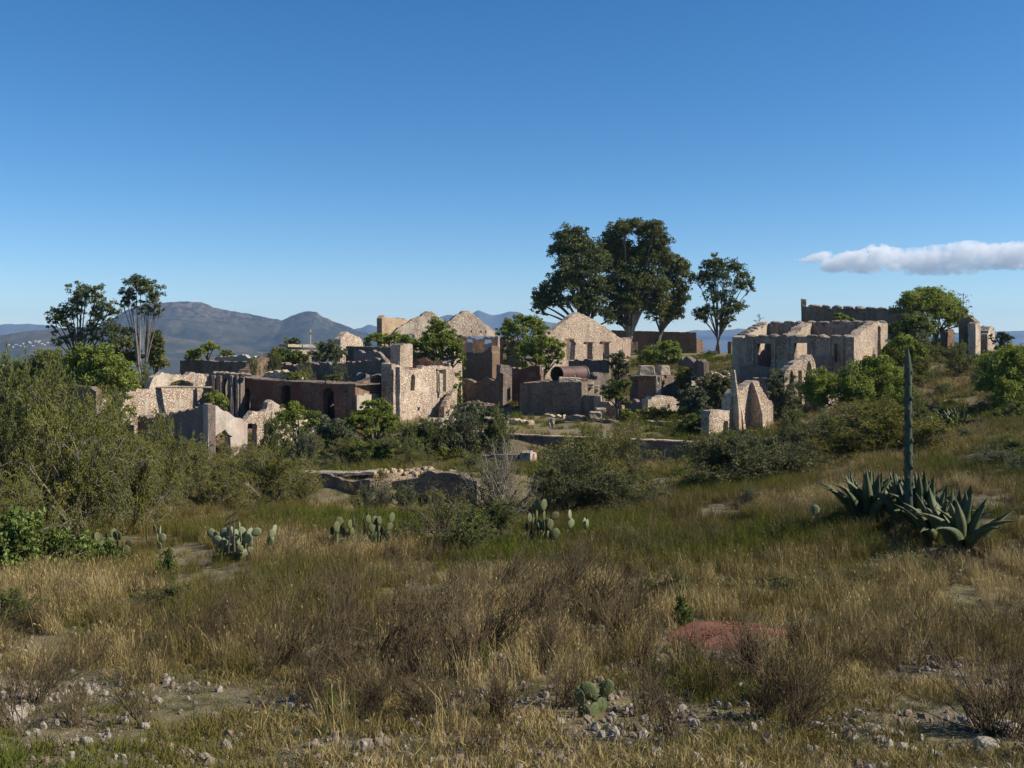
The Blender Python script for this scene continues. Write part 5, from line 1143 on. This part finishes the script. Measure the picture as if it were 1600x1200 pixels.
# ------------------------------------------------------------------ scattered growth (instanced, uncountable)
def scatter(name, pts, rot, scl, idx, tint, protos, label, cat):
    col = bpy.data.collections.new(name+'_sources')
    for p_ in protos: col.objects.link(p_)
    me = bpy.data.meshes.new(name); me.vertices.add(len(pts)); me.vertices.foreach_set('co', np.asarray(pts, np.float32).ravel())
    a = me.attributes.new('rotz', 'FLOAT_VECTOR', 'POINT'); a.data.foreach_set('vector', np.asarray(rot, np.float32).ravel())
    a = me.attributes.new('scl', 'FLOAT_VECTOR', 'POINT'); a.data.foreach_set('vector', np.asarray(scl, np.float32).ravel())
    a = me.attributes.new('pick', 'INT', 'POINT'); a.data.foreach_set('value', np.asarray(idx, np.int32))
    a = me.attributes.new('tint', 'FLOAT', 'POINT'); a.data.foreach_set('value', np.asarray(tint, np.float32))
    o = obj(name, me); tag(o, label, cat, kind='stuff')
    ng = bpy.data.node_groups.new(name, 'GeometryNodeTree'); ng.interface.new_socket('Geometry', in_out='INPUT', socket_type='NodeSocketGeometry'); ng.interface.new_socket('Geometry', in_out='OUTPUT', socket_type='NodeSocketGeometry')
    nn = ng.nodes; gi = nn.new('NodeGroupInput'); go = nn.new('NodeGroupOutput'); ip = nn.new('GeometryNodeInstanceOnPoints'); ci = nn.new('GeometryNodeCollectionInfo')
    ci.inputs['Collection'].default_value = col; ci.inputs['Separate Children'].default_value = True; ci.inputs['Reset Children'].default_value = True
    def na(nm, ty):
        k = nn.new('GeometryNodeInputNamedAttribute'); k.data_type = ty; k.inputs['Name'].default_value = nm; return k.outputs['Attribute']
    L = ng.links.new; L(gi.outputs[0], ip.inputs['Points']); L(ci.outputs[0], ip.inputs['Instance']); ip.inputs['Pick Instance'].default_value = True
    L(na('pick', 'INT'), ip.inputs['Instance Index']); L(na('rotz', 'FLOAT_VECTOR'), ip.inputs['Rotation']); L(na('scl', 'FLOAT_VECTOR'), ip.inputs['Scale']); L(ip.outputs[0], go.inputs[0])
    md = o.modifiers.new('scatter', 'NODES'); md.node_group = ng; return o
def grass_mat(name, stops):
    m, nt, b = newmat(name); n = N(nt); at = n.new('ShaderNodeAttribute', attribute_name='tint'); at.attribute_type = 'INSTANCER'
    av = n.new('ShaderNodeAttribute', attribute_name='v'); ad = n.new('ShaderNodeMath', operation='MULTIPLY_ADD'); ad.inputs[1].default_value = .3; n.link(av.outputs['Fac'], ad.inputs[0]); n.link(at.outputs['Fac'], ad.inputs[2])
    col = n.ramp(ad.outputs[0], stops); n.link(col, b.inputs['Base Color'])
    tr = n.new('ShaderNodeBsdfTranslucent'); n.link(col, tr.inputs[0]); ms = n.new('ShaderNodeMixShader'); ms.inputs[0].default_value = .2
    n.link(b.outputs[0], ms.inputs[1]); n.link(tr.outputs[0], ms.inputs[2]); n.link(ms.outputs[0], nt.nodes['Material Output'].inputs[0]); return m
GM = grass_mat('field_grass', [(0., (.075, .108, .012)), (.28, (.115, .125, .018)), (.5, (.14, .12, .028)), (.75, (.18, .14, .045)), (1., (.4, .31, .14))])
TM = grass_mat('field_twigs', [(0., (.05, .038, .02)), (.5, (.10, .075, .036)), (1., (.25, .2, .11))])
HM_ = grass_mat('field_herbs', [(0., (.06, .08, .02)), (.4, (.10, .11, .035)), (.7, (.14, .135, .075)), (1., (.2, .185, .13))])
def tuft(seed, n, hgt, wid, bw, tilt, mat, name, curve=.3, heads=0):
    r = np.random.default_rng(seed); az = r.uniform(0, 2*PI, n); rad = np.sqrt(r.uniform(0, 1, n))*wid; a2 = r.uniform(0, 2*PI, n)
    b0 = np.stack([np.cos(a2)*rad, np.sin(a2)*rad, np.full(n, -.02)], 1); L = hgt*r.uniform(.4, 1.05, n); tl = np.abs(r.normal(size=n))*tilt
    d = np.stack([np.cos(az)*np.sin(tl), np.sin(az)*np.sin(tl), np.cos(tl)], 1); e = b0+d*L[:, None]; e[:, :2] += np.stack([np.cos(az), np.sin(az)], 1)*(L*curve*r.uniform(0, 1, n))[:, None]; e[:, 2] -= L*curve*.25
    m = b0+d*L[:, None]*.55; sd_ = unit(np.cross(d, r.normal(size=(n, 3)))); w = bw*r.uniform(.6, 1.3, (n, 1))
    V = np.stack([b0-sd_*w/2, b0+sd_*w/2, m+sd_*w*.45, m-sd_*w*.45, e], 1).reshape(-1, 3)
    k = np.arange(n)*5; Fc = [(a, a+1, a+2, a+3) for a in k]+[(a+3, a+2, a+4) for a in k]; Fc = [tuple(int(x) for x in f) for f in Fc]
    va = np.repeat(r.uniform(0, 1, n), 5)
    if heads:
        ii = r.integers(0, n, heads); LV, LF = leaves(e[ii], d[ii]+r.normal(size=(heads, 3))*.2, .05, .014, r); Fc += [tuple(int(x)+len(V) for x in f) for f in LF]; V = np.concatenate([V, LV]); va = np.concatenate([va, np.ones(len(LV))])
    me = mesh(name, V, Fc, mat, False, {'v': va}); return bpy.data.objects.new(name, me)
def herb(seed, n, sz, mat, name):
    r = np.random.default_rng(seed); c = unit(r.normal(size=(n, 3)))*r.uniform(.2, 1, (n, 1))*np.array([.16, .16, .10])*sz; c[:, 2] = np.abs(c[:, 2])
    V, Fq = leaves(c, r.normal(size=(n, 3))+np.array([0, 0, .7]), .016*sz, .008*sz, r); me = mesh(name, V, Fq, mat, False, {'v': np.repeat(r.uniform(0, 1, n), 4)}); return bpy.data.objects.new(name, me)
def twig_clump(seed, mat, name):
    V, Fq = brush_mesh(seed, 16); V = V*np.array([.9, .9, .8]); me = mesh(name, V, Fq, mat, False, {'v': rng.uniform(0, 1, len(V))}); return bpy.data.objects.new(name, me)
tall = [tuft(1+i, 75, .52, .16, .006, .28, GM, 'grass_tuft', .25, 12) for i in range(4)]
short = [tuft(11+i, 70, .16, .17, .006, .5, GM, 'short_tuft', .4) for i in range(3)]
far_t = [tuft(31+i, 60, .5, .35, .02, .35, GM, 'far_tuft', .3) for i in range(3)]
twc = [twig_clump(21+i, TM, 'twig_clump') for i in range(6)]
hb = [herb(41+i, 260, .8, HM_, 'herb') for i in range(3)]
def sample(n, d0, d1, p0=-120, p1=1720, seed=1, power=1.):
    r = np.random.default_rng(seed); D = np.sqrt(r.uniform(d0**2, d1**2, n)); px = r.uniform(p0, p1, n); return px, D, (px-800)/F*D, r
RED = (1150, 15.6)          # the bare red gravel patch
def openness(px, D, X):
    """0 = bare or stony, 1 = full growth"""
    n_ = fbm(X*.45, D*.3, 77, 4)
    o = np.clip((n_-.33)*5, 0, 1)
    near = np.clip((14.2-D)/2., 0, 1)
    px = np.clip(px, -100, 1700); stony = near*((px < 400) | (px > 1200))*.97
    mid = near*((px >= 400) & (px <= 1200))*.5
    o = o*(1-stony-mid)
    red = ((px-1150)/115)**2+((D-15.7)/1.15)**2 < 1
    o[red] = 0
    fnd = (px > 480) & (px < 770) & (D > 40) & (D < 54); o[fnd] *= .12
    gap = ((px-650)/90)**2+((D-24)/1.6)**2 < 1; o[gap] *= .25
    return o
def mk(name, n, d0, d1, protos, s0, s1, tf, keep, label, seed, p0=-420, p1=2060, flat=1.):
    n = int(n*1.35)
    px, D, X, r = sample(n, d0, d1, p0, p1, seed); op = openness(px, D, X); k = r.uniform(0, 1, n) < keep(px, D, X, op); px, D, X = px[k], D[k], X[k]
    Z = h(X, D); pts = np.stack([X, D, Z-.01], 1); m = len(pts); s = r.uniform(s0, s1, m)
    t = np.clip(tf(px, D, X, r), 0, .99); sc = np.stack([s, s, s*flat*r.uniform(.8, 1.2, m)], 1)
    scatter(name, pts, np.stack([r.normal(size=m)*.08, r.normal(size=m)*.08, r.uniform(0, 6.28, m)], 1), sc, r.integers(0, len(protos), m), t, protos, label, 'grass'); return m
green = lambda X, D: fbm(X*.22, D*.15, 55, 3)
cnt = {}
cnt['tall'] = mk('dry_grass', 26000, 9, 62, tall, .7, 1.25, lambda p, D, X, r: .52-1.9*(green(X, D)-.46)+r.normal(size=len(X))*.12, lambda p, D, X, o: o*np.clip(.35+(D-12)/10, .25, 1)*np.clip(1.3-D/80, .3, 1), 'tall dry brown and olive grass covering the field', 1)
cnt['short'] = mk('short_grass', 26000, 7.5, 30, short, .7, 1.5, lambda p, D, X, r: .42-1.6*(green(X, D)-.45)+r.normal(size=len(X))*.14, lambda p, D, X, o: np.clip((fbm(X*.7, D*.7, 17, 3)-.42)*3.5, .04, .7), 'short olive grass between the stones', 2)
cnt['twig'] = mk('dry_twigs', 9500, 9.5, 40, twc, .4, .85, lambda p, D, X, r: .45+r.normal(size=len(X))*.2, lambda p, D, X, o: o*np.clip((fbm(X*.3, D*.22, 91, 3)-.40)*6, .05, 1)*np.clip(1.5-D/35, .2, 1), 'bare brown twigs mixed through the dry grass', 3)
cnt['herb'] = mk('low_herbs', 16000, 7.5, 26, hb, .6, 1.5, lambda p, D, X, r: .5+r.normal(size=len(X))*.25, lambda p, D, X, o: .12+.3*(fbm(X*.8, D*.8, 13, 2) > .5), 'low grey and green herbs on the stony ground', 4, flat=.9)
cnt['far'] = mk('slope_grass', 30000, 45, 125, far_t, .6, 1.3, lambda p, D, X, r: .46-1.4*(green(X*.6, D*.6)-.45)+r.normal(size=len(X))*.13, lambda p, D, X, o: .25+.6*o-.6*((D > 71) & (D < 92) & (p < 960) & (p > 620)), 'dry grass tufts over the slopes and among the ruins', 5)
# gravel
gs = [bpy.data.objects.new('pebble', rock_mesh('pebble', 200+i, M['rock' if i % 2 else 'rockpink'], 1)) for i in range(5)]
def gravel(n, seed):
    px, D, X, r = sample(int(n*1.35), 7.5, 22, -420, 2060, seed); nz = fbm(X*.9, D*.9, 33, 3); k = r.uniform(0, 1, len(X)) < np.clip((nz-.36)*4, .05, 1)*np.where(D < 14.5, 1, .25); k &= ~((((px-1150)/100)**2+((D-15.7)/1.0)**2) < 1)
    X, D = X[k], D[k]; m = len(X); s = .010+.11*r.uniform(0, 1, m)**14+.02*r.uniform(0, 1, m)**3
    scatter('gravel', np.stack([X, D, h(X, D)+s*.15], 1), r.uniform(0, 6, (m, 3)), np.stack([s*1.3, s, s*.8], 1), r.integers(0, 5, m), np.zeros(m), gs, 'pale broken stones and gravel scattered over bare ground', 'gravel')
gravel(95000, 9)
# red gravel patch: low mound of fine red chips
rm = plain('red_gravel', (.17, .06, .038), (.22, .11, .07), 14, obj_=False)
def redpatch():
    cx, cy = (1150-800)/F*15.7, 15.7; V = []; Fc = []; nr, ns = 14, 48
    V.append((cx, cy, hz(cx, cy)+.11))
    for i in range(1, nr+1):
        for k in range(ns):
            a = 2*PI*k/ns; rr_ = i/nr*(1+.16*math.sin(a*3+1)+.09*math.sin(a*7)); x = cx+math.cos(a)*1.02*rr_; y = cy+math.sin(a)*1.0*rr_
            V.append((x, y, hz(x, y)+.11*(1-(i/nr)**2)-.02*(i == nr)*1.+rnd.uniform(0, .008)))
    for k in range(ns): Fc.append((0, 1+k, 1+(k+1) % ns))
    for i in range(nr-1):
        for k in range(ns): a = 1+i*ns+k; b = 1+i*ns+(k+1) % ns; Fc.append((a, a+ns, b+ns, b))
    o = obj('red_gravel', mesh('red_gravel', V, Fc, rm, True)); tag(o, kind='structure')
    n_ = 2600; r = np.random.default_rng(5); a = r.uniform(0, 2*PI, n_); q = np.sqrt(r.uniform(0, 1, n_)); X = cx+np.cos(a)*q*1.05; Y = cy+np.sin(a)*q*1.02
    rd = [bpy.data.objects.new('red_chip', rock_mesh('red_chip', 300+i, rm, 1)) for i in range(3)]; s = r.uniform(.015, .045, n_)
    scatter('red_chips', np.stack([X, Y, h(X, Y)+.11*(1-q**2)], 1), r.uniform(0, 6, (n_, 3)), np.stack([s, s, s*.7], 1), r.integers(0, 3, n_), np.zeros(n_), rd, 'fine red stone chips covering the bare patch', 'gravel')
redpatch()
print('SCATTER', cnt)

# ------------------------------------------------------------------ cloud: a closed bank of vapour beyond the haze
def cloud(name, label, prof, D, dens, seed):
    import bmesh
    r = random.Random(seed); bm = bmesh.new(); bmesh.ops.create_icosphere(bm, subdivisions=2, radius=1); bm.verts.ensure_lookup_table()
    tv = np.array([v.co[:] for v in bm.verts]); tf = np.array([[v.index for v in f.verts] for f in bm.faces]); bm.free(); VV = []; FF = []
    for i in range(len(prof)-1):
        p0, p1 = prof[i], prof[i+1]; n_ = max(1, int((p1[0]-p0[0])/2.0))
        for k in range(n_):
            t = k/n_; px = p0[0]+(p1[0]-p0[0])*t; yt = p0[1]+(p1[1]-p0[1])*t; yb = p0[2]+(p1[2]-p0[2])*t
            for _ in range(6):
                rad = min((yb-yt)/2, r.uniform(2, 7)+6*r.random()**4); yt2 = yt-3+(yb-yt)*.3*float(vn(px/22., 3.3, seed)); y = r.uniform(yt2+rad, yb-rad*.5) if yb-rad*.5 > yt2+rad else (yt2+yb)/2
                c = P(px+r.uniform(-3, 3), y, D+r.uniform(-110, 110)); R = rad/F*D
                FF.append(tf+len(VV)*len(tv)); VV.append(tv*R+np.array(c))
    me = mesh(name, np.concatenate(VV), np.concatenate(FF)); o = obj(name, me)
    md = o.modifiers.new('r', 'REMESH'); md.mode = 'VOXEL'; md.voxel_size = 7
    dg = bpy.context.evaluated_depsgraph_get(); me2 = bpy.data.meshes.new_from_object(o.evaluated_get(dg)); o.modifiers.clear(); o.data = me2
    nv = len(me2.vertices); co = np.zeros(nv*3); me2.vertices.foreach_get('co', co); co = co.reshape(-1, 3); no = np.zeros(nv*3); me2.vertices.foreach_get('normal', no); no = no.reshape(-1, 3)
    d = (fbm(co[:, 0]/60+co[:, 1]/70, co[:, 2]/45, 5, 5)-.5)*60; co += no*d[:, None]; me2.vertices.foreach_set('co', co.ravel()); me2.update()
    m = bpy.data.materials.get('cloud_vapour')
    if not m:
        m = bpy.data.materials.new('cloud_vapour'); m.use_nodes = True; nt = m.node_tree; nt.nodes.remove(nt.nodes['Principled BSDF'])
        pv = nt.nodes.new('ShaderNodeVolumePrincipled'); pv.inputs['Color'].default_value = (1, 1, 1, 1); pv.inputs['Density'].default_value = dens; pv.inputs['Anisotropy'].default_value = .0
        nt.links.new(pv.outputs[0], nt.nodes['Material Output'].inputs['Volume'])
    me2.materials.clear(); me2.materials.append(m); tag(o, label, 'cloud', kind=None); return o
cloud('cloud', 'long white flat-bottomed cloud above the hilltop at right', [(1288, 408, 420), (1300, 398, 423), (1330, 390, 424), (1365, 380, 425), (1400, 380, 426), (1425, 380, 426), (1460, 372, 427), (1490, 378, 427), (1520, 371, 425), (1560, 370, 420), (1600, 370, 420), (1680, 374, 420), (1760, 392, 416)], 8000, .010, 3)
cloud('cloud', 'small wisp of cloud left of the long cloud', [(1245, 404, 409), (1265, 401, 410), (1285, 395, 405), (1295, 394, 400)], 8000, .01, 6)

# haze
def haze():
    x, y0, y1, z0, z1 = 9700, -60, 9990, -78, 300
    V = [(-x, y0, z0), (x, y0, z0), (x, y1, z0), (-x, y1, z0), (-x, y0, z1), (x, y0, z1), (x, y1, z1), (-x, y1, z1)]
    o = obj('haze', mesh('haze', V, [(0, 3, 2, 1), (4, 5, 6, 7), (0, 1, 5, 4), (1, 2, 6, 5), (2, 3, 7, 6), (3, 0, 4, 7)])); tag(o, kind='stuff')
    m = bpy.data.materials.new('haze_air'); m.use_nodes = True; nt = m.node_tree; nt.nodes.remove(nt.nodes['Principled BSDF'])
    pv = nt.nodes.new('ShaderNodeVolumePrincipled'); pv.inputs['Color'].default_value = (.38, .62, 1, 1); pv.inputs['Density'].default_value = .00007; pv.inputs['Anisotropy'].default_value = .1
    nt.links.new(pv.outputs[0], nt.nodes['Material Output'].inputs['Volume']); o.data.materials.append(m)
haze()
